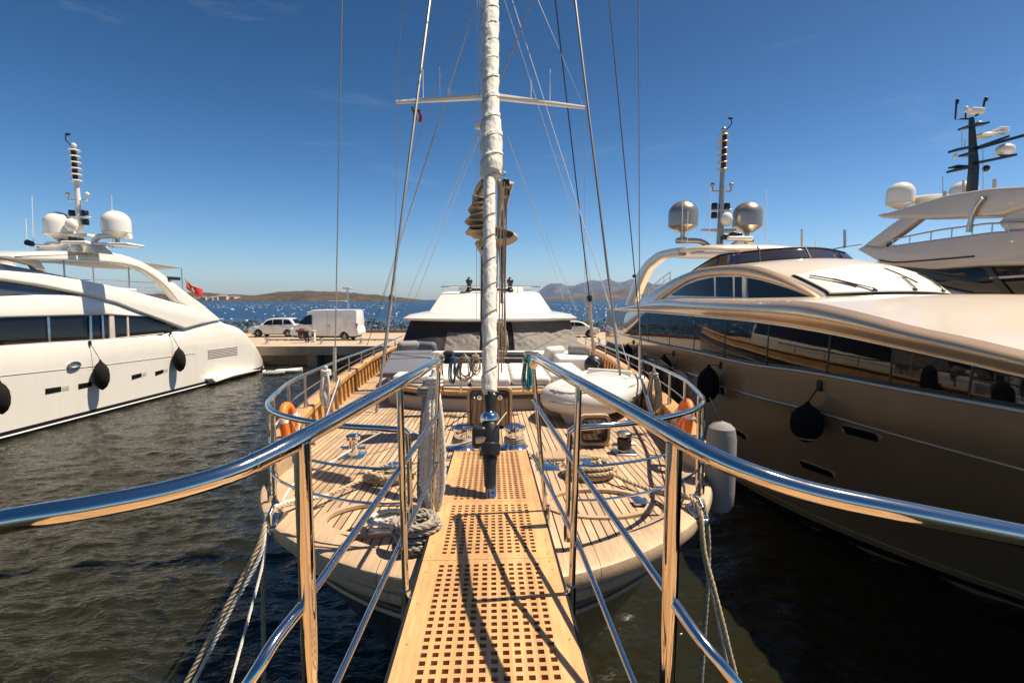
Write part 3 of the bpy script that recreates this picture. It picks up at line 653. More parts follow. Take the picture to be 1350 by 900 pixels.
# ---- handrails of the walkway
rt, rm = .0255, .0125
def rail_pt(u, v, Y): return PY(u, v, Y)
hand = {}
for sgn in (-1, 1):
    if sgn < 0:
        topr = [PY(-420, 765, .97), PY(-150, 722, 1.0), PY(0, 688, 1.02), PY(120, 668, 1.06), PY(220, 648, 1.12), PY(300, 625, 1.19), PY(350, 603, 1.27), PY(400, 577, 1.38), PY(460, 543, 1.63), PY(527, 505, 2.03), PY(555, 489, 2.4), PY(572, 478, 2.80), PY(577, 478, 2.88), PY(579, 486, 2.93)]
        posts = [(398, 583, 1.36, .0235), (527, 507, 2.03, .0145), (578.5, 484, 2.93, .0135)]
    else:
        topr = [PY(1770, 785, .97), PY(1500, 738, 1.0), PY(1350, 706, 1.02), PY(1200, 676, 1.06), PY(1080, 651, 1.12), PY(1000, 627, 1.17), PY(940, 602, 1.25), PY(890, 575, 1.36), PY(830, 541, 1.6), PY(763, 504, 2.03), PY(735, 488, 2.4), PY(712, 475, 2.85), PY(706, 474, 2.92), PY(703, 482, 2.97)]
        posts = [(889, 583, 1.36, .0235), (763, 507, 2.03, .0145), (703, 480, 2.97, .0135)]
    TP = smooth_path(topr, .03); hr_ = thing_h = MB().tube(TP, rt, 20).build('handrail', M_['steel'], bow)
    hand[sgn] = TP
    # joint sleeve
    k = min(range(len(TP)), key=lambda i: abs(TP[i][1]-1.235)+(0 if i > 5 else 9))
    d = TP[k+1]-TP[k]; d = d/np.linalg.norm(d)
    MB().tube([TP[k]-d*.004, TP[k]+d*.004], rt*1.06, 20).build('joint_ring', M_['steel'], hr_)
    MB().tube([TP[k+2], TP[k+3], TP[k+4], TP[k+5]], rt*1.05, 20).build('sleeve', M_['steel'], hr_)
    for (u, v, Y, r) in posts:
        p = PY(u, v, Y); xb = sgn*.362 if Y > 1.5 else p[0]
        st = MB()
        if Y < 1.5:
            st.tube([p, (p[0], Y, WZ(Y)-.05), (sgn*.35, Y, WZ(Y)-.1)], r, 16)
        else:
            st.tube([p, (xb, Y, WZ(Y)-.09)], r, 14)
            st.tube([(xb, Y, WZ(Y)-.1), (xb, Y, WZ(Y)+.035)], r*1.45, 14)
            st.tube([(xb, Y, WZ(Y)+.0), (xb-sgn*.03, Y, WZ(Y)+.0)], r*.9, 10)
        st.build('stanchion', M_['steel'], bow)
    # mid and lower rails
    m = -1 if sgn < 0 else 1
    if sgn < 0:
        mid = [PY(250, 1010, 1.12), PY(330, 897, 1.17), PY(362, 845, 1.24), PY(400, 797, 1.36), PY(527, 618, 2.03), PY(578, 545, 2.93)]
        low = [PY(300, 1130, 1.2), PY(441, 905, 1.36), PY(525, 722, 2.03), PY(578, 610, 2.93)]
    else:
        mid = [PY(1050, 1010, 1.12), PY(968, 897, 1.17), PY(925, 845, 1.24), PY(886, 790, 1.36), PY(763, 618, 2.03), PY(703, 528, 2.97)]
        low = [PY(985, 1100, 1.2), PY(838, 905, 1.36), PY(763, 718, 2.03), PY(703, 600, 2.97)]
    a = MB().tube(mid[3:], rm, 12); a.build('mid_rail', M_['steel'], bow)
    MB().tube(smooth_path(mid[:4], .03), rm*1.35, 14).build('mid_rail', M_['steel'], bow)
    MB().tube(low[1:], rm*.9, 12).build('lower_rail', M_['steel'], bow)
for sgn in (-1, 1): MB().add([gpt(sgn*.352, -1.2, 0), gpt(sgn*1.25, -1.2, 0), gpt(sgn*1.25, 1.1, 0), gpt(sgn*1.1, 1.2, 0), gpt(sgn*.352, 1.2, 0)]+[gpt(sgn*.352, -1.2, -.04), gpt(sgn*1.25, -1.2, -.04), gpt(sgn*1.25, 1.1, -.04), gpt(sgn*1.1, 1.2, -.04), gpt(sgn*.352, 1.2, -.04)], [(0, 1, 2, 3, 4), (9, 8, 7, 6, 5), (0, 5, 6, 1), (1, 6, 7, 2), (2, 7, 8, 3), (3, 8, 9, 4), (4, 9, 5, 0)]).build('side_platform', M_['grating'], bow, smooth=False)
# ---- pulpit ring round the bow
def ring_path(inset, zf, y0=2.62, y1=16):
    P = []
    for i, p in enumerate(gunw):
        if p[1] < y0 or p[1] > y1: continue
        o = nrm(gunw, i); q = p-o*inset; P.append(np.array([q[0], q[1], zf(q[1])]))
    return P
zt_ = stab([(2.6, 4.065), (3.3, 4.06), (4, 4.03), (5.6, 3.95), (7.7, 3.84), (10.7, 3.70), (17, 3.6)])
zm_ = lambda y: lerp(dz_(y)+hb_(y), zt_(y), .52)
for sgn in (-1, 1):
    S = lambda P: [np.array([sgn*p[0], p[1], p[2]]) for p in P]
    rp = ring_path(.07, zt_, 2.66)
    inner = [np.array([.50, 2.74, 4.065-.35]), np.array([.475, 2.72, 4.02]), np.array([.50, 2.72, 4.06]), np.array([.60, 2.70, 4.066])]
    # forward part kept in a gentler curve than the gunwale, as in the photo
    fr = [np.array(q) for q in ((.60, 2.755, 4.065), (.88, 2.83, 4.065), (1.18, 3.0, 4.063), (1.43, 3.23, 4.06), (1.59, 3.5, 4.055), (1.70, 3.82, 4.04), (1.79, 4.15, 4.03))]
    pth = [np.array([.47, 2.76, 4.03]), np.array([.49, 2.75, 4.058])]+fr+[p for p in rp if p[1] > 4.5]
    rail = MB().tube(S(smooth_path(pth, .06)), .0185, 12).build('pulpit_rail', M_['steel'], boat)
    MB().tube(S([np.array([.47, 2.76, 4.03]), np.array([.465, 2.765, 3.9]), np.array([.465, 2.77, 3.40])]), .0165, 12).build('pulpit_post', M_['steel'], boat)
    MB().tube(S([np.array([.465, 2.77, 3.46]), np.array([.465, 2.77, 3.37])]), .026, 12).build('pulpit_foot', M_['steel'], boat)
    for f_, nm in ((.66, 0), (.36, 0)):
        q = [np.array([p[0]*1.0, p[1], lerp(dz_(p[1])+.08, p[2], f_)]) for p in smooth_path([np.array([.465, 2.77, 4.06])]+fr, .08)]
        MB().tube(S(q), .0085, 8).build('pulpit_wire', M_['steel'], boat)
    q = [np.array([p[0], p[1], zm_(p[1])]) for p in [fr[-1]]+[p for p in rp if p[1] > 4.5]]
    MB().tube(S(q), .007, 6).build('guard_wire', M_['wire'], boat)
    for (x, y) in ((1.47, 3.30), (1.58, 3.48), (1.71, 3.86)):
        z0 = dz_(y)+.07; MB().tube(S([np.array([x, y, zt_(y)]), np.array([x+.01, y, z0])]), .0135, 10).tube(S([np.array([x+.01, y, z0+.09]), np.array([x+.01, y, z0-.01])]), .021, 10).build('pulpit_post', M_['steel'], boat)
    for y in (4.75, 5.55, 6.5, 7.5, 8.7, 10, 11.5, 13, 14.6):
        x = XG(y)-.07; z0 = dz_(y)+hb_(y)
        MB().tube(S([np.array([x, y, zt_(y)]), np.array([x, y, z0])]), .0145, 10).tube(S([np.array([x, y, z0+.07]), np.array([x, y, z0-.01])]), .024, 10).build('stanchion', M_['steel_dull'], boat)
# ---- deck fittings
def drum(x, y, label=None):
    z = dz_(y)+.02; w = MB().lathe([(.14, 0), (.145, .03), (.12, .05), (.095, .09), (.085, .15), (.10, .2), (.115, .215), (.115, .24), (.07, .255), (.05, .27), (.0, .272)], (x, y, z), n=28).build('capstan', M_['chrome'], boat)
    t = MB()
    for k in range(3): t.tube([(x+.1*math.cos(a), y+.1*math.sin(a), z+.07+.022*k+.01*a/6) for a in np.linspace(0, 6.28, 20)], .011, 6)
    t.build('rope_turns', M_['rope_grey'], w)
drum(-.29, 4.98); drum(.25, 4.98)
# chain and its pads
def chain(p0, p1, name='anchor_chain'):
    mb = MB(); a = np.array(p0); b = np.array(p1); n = int(np.linalg.norm(b-a)/.045); d = (b-a)/np.linalg.norm(b-a); s = np.cross(d, (0, 0, 1)); s /= np.linalg.norm(s)
    for i in range(n):
        c = a+(b-a)*(i+.5)/n; w = s if i % 2 else np.array([0, 0, 1.0])
        mb.tube([c+d*.032*math.cos(t)+w*.017*math.sin(t) for t in np.linspace(0, 2*math.pi, 11)], .007, 5, False)
    return mb.build(name, M_['chrome'], boat)
chain((.25, 4.8, 3.28), (.62, 4.35, 3.28)); chain((.62, 4.35, 3.28), (1.0, 4.30, 3.27)); chain((-.3, 4.8, 3.28), (-.62, 4.1, 3.28))
for sx, c in ((1, 'black'), (-1, 'chrome')):      # bitts on the foredeck
    x, y = sx*1.36, 4.78; z = dz_(y)+.01
    b = MB().rbox((x-.11, y-.11, z), (x+.11, y+.11, z+.03), .012); b.lathe([(.055, .02), (.05, .06), (.045, .17), (.06, .18), (.075, .19), (.075, .225), (.05, .24)], (x, y, z), n=20)
    b.tube([(x-.12, y, z+.10), (x+.12, y, z+.10)], .016, 10); b.build('mooring_bitt', M_['chrome'] if sx < 0 else M_['steel_dull'], boat)
    if sx > 0: MB().lathe([(.06, .05), (.072, .07), (.072, .16), (.06, .172)], (x, y, z), n=20).build('bitt_cover', M_['black'], boat)
for sx in (-1, 1):            # inner cleats where the coils lie, fairleads on the rim
    x, y = sx*.83, 4.05; z = dz_(y)+.015
    MB().rbox((x-.08, y-.1, z), (x+.08, y+.1, z+.02), .01).lathe([(.04, 0), (.03, .05), (.03, .10), (.05, .115), (.05, .135)], (x, y-.04, z), n=16).lathe([(.04, 0), (.03, .05), (.03, .10), (.05, .115), (.05, .135)], (x, y+.06, z), n=16).build('cleat', M_['chrome'], boat)
    x, y = sx*1.415, 3.16; z = dz_(y)+.07
    MB().rbox((x-.05, y-.09, z), (x+.05, y+.09, z+.02), .01).tube([(x, y-.08, z), (x, y-.085, z+.08), (x-.0, y-.03, z+.11)], .014, 10).tube([(x, y+.08, z), (x, y+.085, z+.08), (x, y+.03, z+.11)], .014, 10).rbox((x-.045*1, y-.03, z-.03), (x+.045, y+.03, z-.0), .01).build('fairlead', M_['steel'], boat)
    MB().rbox((x-.05, y-.10, z-.06), (x+.05, y+.06, z-.002), .012).build('chafe_plate', M_['steel'], boat)
for x, y in ((.80, 3.45), (-.75, 3.25)):           # flush hatches: teak rim and steel latch
    z = dz_(y)+.032; a_ = MB()
    a_.rings([[(x+r*math.cos(t)*1.15, y+r*math.sin(t)*.75, z+h) for t in np.linspace(0, 2*math.pi, 37)[:-1]] for r, h in ((.36, -.01), (.36, .014), (.31, .014), (.31, -.01))])
    o_ = a_.build('flush_hatch', M_['cap'], boat); MB().rbox((x+.26, y-.05, z), (x+.37, y+.05, z+.02), .006).build('latch', M_['chrome'], o_)
# steel plate near the chain
MB().rbox((.42, 4.22, 3.262), (.62, 4.42, 3.285), .01).build('chain_plate', M_['steel'], boat)
MB().rbox((.45, 4.5, 3.25), (1.15, 4.72, 3.30), .02).build('chain_guard', M_['cap'], boat)
# open hatches
def open_hatch(x0, x1, y, z, h, name, tilt=.12):
    d = MB().rbox((-(x1-x0)/2, -.022, 0), ((x1-x0)/2, .022, h), .02)
    M = Matrix.Translation(Vector(((x0+x1)/2, y, z))) @ Matrix.Rotation(tilt, 4, 'X')
    fr = []
    w = (x1-x0)/2; r = .07
    def rr(w, h0, h1, r, yy):
        o = []
        for cx, cz, a0 in ((w-r, h1-r, 0), (-w+r, h1-r, 90), (-w+r, h0+r, 180), (w-r, h0+r, 270)):
            for k in range(5): t = R(a0+22.5*k); o.append((cx+r*math.cos(t), yy, cz+r*math.sin(t)))
        return o
    f = MB(); f.rings([rr(w, 0, h, r, -.025), rr(w-.03, .03, h-.03, r*.8, -.03), rr(w-.03, .03, h-.03, r*.8, .01), rr(w, 0, h, r, .025), rr(w, 0, h, r, -.025)]); f.xf(M)
    o = f.build(name, M_['cap'], boat)
    g = MB(); g.rings([rr(w-.028, .028, h-.028, r*.8, -.012), rr(w-.028, .028, h-.028, r*.8, .008)], True, True); g.xf(M); g.build('pane', M_['brown_hatch'], o, smooth=False)
    e = MB(); e.rings([rr(w-.03, .03, h-.03, r*.8, -.031), rr(w-.05, .05, h-.05, r*.7, -.031), rr(w-.05, .05, h-.05, r*.7, -.013), rr(w-.03, .03, h-.03, r*.8, -.013)]); e.xf(M); e.build('seal', M_['black'], o)
    k = MB()
    for sx in (-1, 1): k.lathe([(.03, 0), (.03, .02), (.012, .025), (.012, .05)], (sx*w*.45, -.03, h-.12), (0, -1, 0), 14)
    k.xf(M); k.build('latch_knob', M_['chrome'], o)
    c = MB().rbox(((x0+x1)/2-w-.02, y+.02, z-.06), ((x0+x1)/2+w+.02, y+.6, z+.03), .03); c.build('coaming', M_['cap'], o)
open_hatch(PY(616, 500, 5.9)[0], PY(675, 500, 5.9)[0], 5.9, 3.19, .56, 'foredeck_hatch')
open_hatch(.92, 1.26, 5.0, 3.27, .34, 'small_hatch')
# coachroof with sunbed
def bowed(hw, y0, bow, z0, z1, y1, n=16, r=.05):
    path = [(hw*math.sin(a)*1.0, y0-bow*(math.cos(a)-1)*-1+0, 0) for a in np.linspace(-math.pi/2, math.pi/2, n)]
    path = [(hw*t, y0+bow*(abs(t)**2.6), 0) for t in np.linspace(-1, 1, n)]
    P = path+[(hw, y1, 0), (-hw, y1, 0)]
    cx, cy = 0, (y0+y1)/2
    def off(i, z): return [(cx+(p[0]-cx)*(1-i/hw), cy+(p[1]-cy)*(1-i/((y1-y0)/2)), z) for p in P]
    return MB().rings([off(0, z0), off(0, z1-r), off(r*.3, z1-r*.3), off(r, z1)], True, True)
cr = bowed(1.62, 6.95, .75, 3.1, 3.50, 12, 24).build('coachroof', M_['beige'], boat)
MB(); b = bowed(1.66, 6.9, .75, 3.43, 3.49, 12, 24, .02); b.build('coachroof_trim', M_['wood'], cr)
b = bowed(1.68, 6.87, .75, 3.38, 3.40, 12, 24, .01); b.build('coachroof_moulding', M_['black'], cr)
bowed(1.60, 6.97, .70, 3.50, 3.53, 12, 24, .01).build('sunbed_base', M_['beige'], cr)
sb = thing('sunbed_mattress', (0, 8, 3.53), 'white segmented sunbed mattress across the front of the coachroof', 'sunbed')
xs = [-1.5, -.9, -.3, .3, .9, 1.5]
for i in range(5):
    y0 = 7.03+.62*(abs(xs[i]+xs[i+1])/2/1.6)**2.4
    MB().rbox((xs[i]+.006, y0, 3.532), (xs[i+1]-.006, 8.75, 3.66), .05, 4).build('cushion', M_['cushion'], sb)
bench = MB().rbox((-1.75, 9.9, 3.1), (1.75, 10.35, 3.72), .05).build('cockpit_bench', M_['white_sail'], boat)
for sx in (-1, 1): MB().rbox((sx*1.55-.32, 8.8, 3.1), (sx*1.55+.32, 9.9, 3.74), .05).build('side_locker', M_['white_sail'], boat)
MB().rbox((-1.15, 8.8, 3.3), (1.1, 9.88, 3.36), .01).build('cockpit_sole', M_['black'], boat)
MB().rbox((-.9, 9.60, 3.38), (1.0, 9.88, 3.74), .06).build('dark_backrest', M_['black'], bench)
t_ = thing('seat_cushion', (-1.45, 8.6, 3.75), 'slate grey lounge cushion sloping up at the left of the foredeck seat', 'cushion')
mm_ = MB().rbox((-.38, -.75, 0), (.38, .6, .10), .04, 4); mm_.xf(Matrix.Translation((-1.42, 8.45, 3.68)) @ Matrix.Rotation(R(9), 4, 'X') @ Matrix.Rotation(R(3), 4, 'Z')); mm_.build('pad', M_['cushion_grey'], t_)
for i, (x, y, z, m, l) in enumerate(((-1.60, 9.45, 3.86, 'fender_grey', 'grey round bolster cushion on the left seat'), (-1.25, 9.5, 3.84, 'cushion_grey', 'small dark cushion beside the grey bolster'), (1.25, 9.5, 3.74, 'cushion', 'white round bolster on the right seat'), (1.72, 9.35, 3.78, 'fender_grey', 'grey cushion on the right lounge seat'), (.75, 8.9, 3.5, 'cushion', 'white square pillow near the teal rope'))):
    c = MB().rbox((-.22, -.09, -.13), (.22, .09, .15), .085, 5); c.xf(Matrix.Translation((x, y, z)) @ Matrix.Rotation(R(25*(-1)**i), 4, 'Z') @ Matrix.Rotation(R(18), 4, 'X')); top(c, 'throw_cushion', M_[m], l, 'cushion')
# deckhouse
def xsec(hw, y0, bow, z, y1, n=20, cx=0):
    P = [(cx+hw*t, y0+bow*(abs(t)**2.4), z) for t in np.linspace(-1, 1, n)]
    return P+[(cx+hw, y1, z), (cx-hw, y1, z)]
dh = MB().rings([xsec(2.05, 10.45, .45, 3.0, 21), xsec(2.05, 10.45, .45, 3.62, 21), xsec(2.0, 10.5, .45, 3.68, 21), xsec(1.83, 11.15, .5, 4.32, 21)], True, True).build('deckhouse', M_['white'], boat)
gl = MB().rings([xsec(2.015, 10.475, .45, 3.70, 20.8), xsec(1.845, 11.11, .5, 4.30, 20.8)]); gl.build('windscreen', M_['glass'], dh)
rf = MB().rings([xsec(1.84, 11.0, .5, 4.29, 21.2), xsec(2.0, 10.80, .5, 4.33, 21.3), xsec(2.02, 10.78, .5, 4.38, 21.3), xsec(1.9, 11.0, .5, 4.46, 21.1), xsec(1.5, 11.6, .5, 4.52, 21)], True, True).build('roof', M_['white'], dh)
fb_ = MB().rings([xsec(1.55, 11.75, .4, 4.48, 19.5), xsec(1.50, 11.8, .4, 4.55, 19.5), xsec(1.28, 12.55, .35, 4.98, 19.5), xsec(1.2, 12.62, .35, 5.02, 19.5), xsec(1.05, 12.9, .35, 5.03, 19.4)], True, True).build('flybridge', M_['white'], dh)
MB().rings([xsec(.9, 13.2, .3, 5.0, 18), xsec(.88, 13.25, .3, 5.16, 18), xsec(.7, 13.5, .3, 5.19, 18)], True, True).build('flybridge_console', M_['white'], dh)
MB().tube([(p[0], p[1], 5.14) for p in xsec(1.3, 12.55, .35, 0, 19)], .014, 8).build('flybridge_rail', M_['steel'], dh)
for x in (-1.28, -.7, 0, .7, 1.28): MB().tube([(x, 12.55+.35*(abs(x/1.3)**2.4), 4.98), (x, 12.55+.35*(abs(x/1.3)**2.4), 5.14)], .01, 8).build('rail_post', M_['steel'], dh)
for x in (-.56, .50):
    MB().lathe([(.09, 0), (.09, .05), (.06, .09), (.055, .2), (.085, .25), (.09, .3), (.05, .33), (.03, .38)], (x, 12.7, 5.0), n=20).build('winch', M_['black'], dh)
MB().tube([(-.56, 12.9, 5.05), (.5, 12.9, 5.05)], .05, 10).build('winch_bar', M_['black'], dh)
# mesh covers over the windscreen
def cover(t0, t1, name, m, label, wr, k0=0.0, k1=1.0, org=(0, 10.6, 3.7)):
    def fn(a, b):
        t = lerp(t0, t1, a); s = lerp(k0, k1, b)
        hw = lerp(2.03, 1.86, s); y = lerp(10.45, 11.09, s)+lerp(.45, .5, s)*abs(t)**2.4; z = lerp(3.66, 4.335, s)
        w = wr*(mn.noise(Vector((t*5, s*1.5, 3)))*1.2+.5*mn.noise(Vector((t*14+s*6, s*5, 8)))+.25*mn.noise(Vector((t*30-s*9, s*12, 2))))
        return (hw*t*1.012, y-.03-w*math.sin(math.pi*min(max(b, .04), .97))**.5, z+.0)
    g = MB().grid(fn, 60, 24); o = top(g, name, m, label, 'cover', org=org, ang=60); s = o.modifiers.new('s', 'SOLIDIFY'); s.thickness = .006; return o
cover(-1.0, -.12, 'windscreen_cover', M_['cover'], 'taut black mesh cover over the left half of the deckhouse windscreen', .02)
cover(.25, 1.0, 'windscreen_cover', M_['cover_grey'], 'wrinkled grey brown cover hung over the right part of the windscreen', .07)
cover(-.50, -.13, 'windscreen_cover', M_['cover_grey'], 'small grey flap of cover folded down left of the furled sail', .06, .02, .62).location.y -= .02
# star-shaped reflection patch is the folded cloth knot on the black cover
# ---- mast, spreader, rigging
MY = 9.35; mast = MB().tube([(0, MY, 3.5), (0, MY, 19)], .098, 20).build('mast', M_['white'], boat)
a = PY(522, 135, MY); b = PY(650, 127, MY); c = PY(771, 142, MY); zc = b[2]
sp_ = MB(); sp_.tube([a, (0, MY, zc)], [.035, .068], 8); sp_.tube([(0, MY, zc), c], [.068, .035], 8); spr = sp_.build('spreader', M_['white'], mast)
for u, dz in ((580, .5), (592, .12), (558, .45), (725, .5), (700, .3)):
    x = PY(u, 130, MY)[0]; MB().tube([(x, MY, zc-.05+.0), (x, MY, zc+dz)], .008 if dz > .2 else .03, 6).build('spreader_light', M_['whitecloth'], spr)
x = PY(545, 130, MY)[0]
fl = MB().grid(lambda i, j: (x-.02+.1*i+.02*math.sin(j*5), MY-.03+.03*math.sin(i*6+j*3), zc-.42+.22*j-.05*i), 8, 6)
ff = thing('courtesy_flag', (x, MY, zc-.4), 'tiny green white and red flag hanging under the left spreader', 'flag')
for k, cm in enumerate(('green', 'whitecloth', 'red')):
    g = MB().grid(lambda i, j: (x-.02+.16*(i+k)/3+.02*math.sin(j*5), MY-.03+.03*math.sin((i+k)*2+j*3), zc-.46+.24*j-.05*(i+k)/3), 4, 6); o = g.build('stripe', M_[cm], ff); o.modifiers.new('s', 'SOLIDIFY').thickness = .003
for u, v in ((633, 166),): p = PY(u, v, MY); MB().rbox((p[0]-.1, MY-.05, p[2]-.06), (p[0]+.06, MY+.05, p[2]+.06), .02).build('deck_light', M_['white'], mast)
def line(p, q, r, m, name='stay', parent=boat): return MB().tube([p, q], r, 6).build(name, M_[m], parent)
def L2(u1, v1, Y1, u2, v2, Y2, r, m, ext=3.0, name='stay'):
    a = PY(u1, v1, Y1); b = PY(u2, v2, Y2); a2 = a+(a-b)/np.linalg.norm(a-b)*ext; return line(a2, b, r, m, name)
L2(451, 0, 7.2, 441, 503, 7.0, .0085, 'wire'); L2(842, 0, 7.2, 843.5, 500, 7.2, .0085, 'wire')
for (u, v0, v1, Y) in ((441, 503, 458, 7.0), (843.5, 500, 455, 7.2)):     # turnbuckles
    MB().tube([PY(u, v0, Y), PY(u+.3, v1, Y)], .024, 8).build('turnbuckle', M_['steel_dull'], boat)
L2(803, 0, 7.6, 850, 500, 7.2, .008, 'wire_dark')
L2(567, 0, 9.0, 494, 560, 6.9, .021, 'wire'); L2(758, 0, 9.0, 822, 532, 7.2, .021, 'wire')
L2(566, 0, 9.2, 516, 391, 10.2, .012, 'rope_black'); L2(732, 0, 9.2, 777, 392, 10.2, .012, 'rope_black')
MB().tube([PY(516.5, 388, 10.2), PY(505, 482, 10.2)], .035, 8).build('lanyard_pole', M_['cap'], boat); MB().tube([PY(776, 388, 10.2), PY(785, 490, 10.2)], .035, 8).build('lanyard_pole', M_['cap'], boat)
for u in (516, 777): MB().ball(PY(u, 393, 10.2), .06, 10, (1, 1, 1.5)).build('deadeye', M_['black'], boat)
L2(629, 0, 9.35, 484, 455, 12, .008, 'wire'); L2(629, 0, 9.35, 497, 420, 13, .006, 'wire'); 
L2(633, 166, 9.35, 530, 410, 12.8, .006, 'wire'); L2(634, 174, 9.35, 545, 400, 13.4, .006, 'wire')
L2(665, 0, 9.35, 769, 324, 11, .007, 'rope_white'); L2(769, 324, 11, 789, 420, 12, .007, 'rope_white', 0)
L2(675, 0, 9.35, 836, 505, 8, .008, 'rope_white')
L2(669, 178, 9.35, 744, 396, 12, .005, 'rope_white', 0); L2(669, 182, 9.35, 760, 410, 12, .005, 'rope_white', 0)
L2(531, 0, 9.35, 522, 133, 9.35, .005, 'wire'); line(PY(522, 136, 9.35), PY(521, 420, 11.5), .005, 'wire')
L2(709, 0, 9.35, 769, 140, 9.35, .005, 'wire'); line(PY(770, 142, 9.35), PY(771, 425, 11.5), .005, 'wire')
L2(585, 0, 9.35, 524, 130, 9.35, .005, 'wire'); L2(618, 0, 9.35, 540, 215, 9.5, .005, 'wire', 3)
for u0, u1, m in ((632.5, 633, 'rope_white'), (636, 636.5, 'rope_black'), (629, 628, 'rope_white')): line(PY(u0, 0, 8.9), PY(u1, 420, 8.9), .012 if m == 'rope_black' else .006, m, 'halyard')
line(PY(637, 60, 8.6), PY(634.5, 440, 8.6), .017, 'rope_black', 'halyard')
# ---- furled headsail on its stay
def stayc(z): t = z-3.46; return np.array([0.0, 3.19+.43*t, z])
sprof = [(521, 10), (505, 10.2), (450, 9.6), (350, 8.6), (300, 7.9), (236, 7.6), (229, 13), (220, 14.3), (190, 14.2), (165, 13.4), (150, 11.6), (120, 11.4), (60, 11.2), (0, 11), (-200, 10)]
def stay_at_v(v):
    z0, z1 = 3.0, 30.0
    def vv(z): p = stayc(z)-CAM; return 450-F*np.dot(p, UP)/np.dot(p, FW)
    for _ in range(50):
        m = (z0+z1)/2
        if vv(m) > v: z0 = m
        else: z1 = m
    return m
Z = [stay_at_v(v) for v, r in sprof]; RR = [r/F*np.dot(stayc(z)-CAM, FW) for z, (v, r) in zip(Z, sprof)]
rZ = tab(list(zip(Z, RR))); zS, zE = Z[0], Z[-1]; zj = stay_at_v(232)
ax = np.array([0, .43, 1.0]); ax /= np.linalg.norm(ax)
def sail(a, b):
    z = lerp(zS, zE, a); r = rZ(z); th = 2*math.pi*b
    c = stayc(z); off = max(0, r-.062)*.75 if z > zj else 0
    ph = (z-zS)*2*math.pi/.195-th                                        # spiral wrap
    w = .5+.5*math.cos(ph); fold = .13*((ph/(2*math.pi)) % 1.0)-.065
    nz = mn.noise(Vector((math.cos(th)*1.2, math.sin(th)*1.2, z*5)))*.07+mn.noise(Vector((math.cos(th)*3, math.sin(th)*3, z*9-th*1.2)))*.055+mn.noise(Vector((math.cos(th)*6, math.sin(th)*6, z*22-th*2)))*.05
    rr = r*(1+fold+nz)
    if a < .004: rr *= .82
    e1 = np.array([1.0, 0, 0]); e2 = np.cross(ax, e1)
    p = c+np.array([off, 0, 0])+rr*(e1*math.cos(th)+e2*math.sin(th))
    return tuple(p)
sl = MB().grid(sail, 900, 30); hs = sl.build('furled_headsail', M_['canvas'], boat, ang=70)
tw = MB()
hz_ = np.linspace(zS+.02, stay_at_v(-190), 700); th_ = 0; pp_ = []
for k, z in enumerate(hz_):
    if k: th_ += (z-hz_[k-1])*2*math.pi/(.19+.02*math.sin(z*3))
    r = rZ(z)*1.06; c = stayc(z)+np.array([max(0, rZ(z)-.062)*.75 if z > zj else 0, 0, 0])
    pp_.append(tuple(c+r*(np.array([1.0, 0, 0])*math.cos(th_)+np.cross(ax, (1, 0, 0))*math.sin(th_))))
tw.tube(pp_, .0035, 5, False)
tw.build('lashing', M_['rope_grey'], hs)
MB().tube([stayc(3.5), stayc(19)], .012, 8).build('forestay', M_['steel_dull'], boat)
# furler drum
fz = lambda v: stay_at_v(v)
def fl_(prof, name, m, n=24, x=0):   # (v, px radius) along the stay
    P = [stayc(fz(v)) for v, r in prof]; rr = [r/F*np.dot(p-CAM, FW) for p, (v, r) in zip(P, prof)]
    for p in P: p[0] += x
    return MB().tube(P, rr, n).build(name, m, boat)
fl_([(545, 6), (518, 8), (505, 9)], 'furler_neck', M_['black'])
fl_([(556, 12), (552, 13), (546, 11), (543, 7)], 'furler_collar', M_['chrome'])
fl_([(603, 6), (600, 13), (586, 14.5), (584, 12.5), (578, 13), (561, 12.5), (556, 10)], 'furler_drum', M_['black'], 28)
q = stayc(fz(576)); MB().rbox((q[0]-.125, q[1]-.05, q[2]-.075), (q[0]-.02, q[1]+.06, q[2]+.085), .03, 4).build('furler_motor', M_['black'], boat)
MB().rbox((q[0]-.10, q[1]-.065, q[2]-.03), (q[0]+.03, q[1]-.04, q[2]+.02), .02).build('furler_gearbox', M_['steel_dull'], boat)
fl_([(644, 4), (640, 7.5), (612, 8.5), (603, 10), (600, 9)], 'furler_body', M_['black'], 20)
tg = MB(); q0 = PY(640, 664, 3.22); q1 = PY(643, 596, 3.34)
for sx in (-.026, .026): tg.rings([[(sx+.01-dx, q0[1]-.028, q0[2]-.03), (sx+.01-dx, q0[1]+.032, q0[2]-.03)][::1]+[(sx+.01-dx, q1[1]+.03, q1[2]), (sx+.01-dx, q1[1]-.03, q1[2])] for dx in (0, .007)], True, True)
tg.build('furler_toggle', M_['steel_dull'], boat, smooth=False)
fp = MB()
a0, a1 = np.array([.018, q0[1]-.01, q0[2]-.02]), np.array([.022, q1[1]-.01, q1[2]+.02])
w = np.array([.024, 0, 0]); t = np.array([0, .007, 0]); fp.add([a0-w-t, a0+w-t, a1+w-t, a1-w-t, a0-w+t, a0+w+t, a1+w+t, a1-w+t], [(0, 1, 2, 3), (7, 6, 5, 4), (0, 4, 5, 1), (1, 5, 6, 2), (2, 6, 7, 3), (3, 7, 4, 0)])
fpo = fp.build('furler_link', M_['steel_dull'], boat, smooth=False)
for k in range(6): c = lerp(a0, a1, (k+.6)/6.4); MB().cyl(c-np.array([0, .009, 0]), c-np.array([0, .0072, 0]), .008, 12).build('bolt', M_['black'], fpo)
for k, vv in enumerate((590, 601)): q_ = PY(655, vv, 3.3); MB().cyl(PY(632, vv, 3.3), q_, .02, 12).build('furler_pin', M_['steel_dull'], boat)
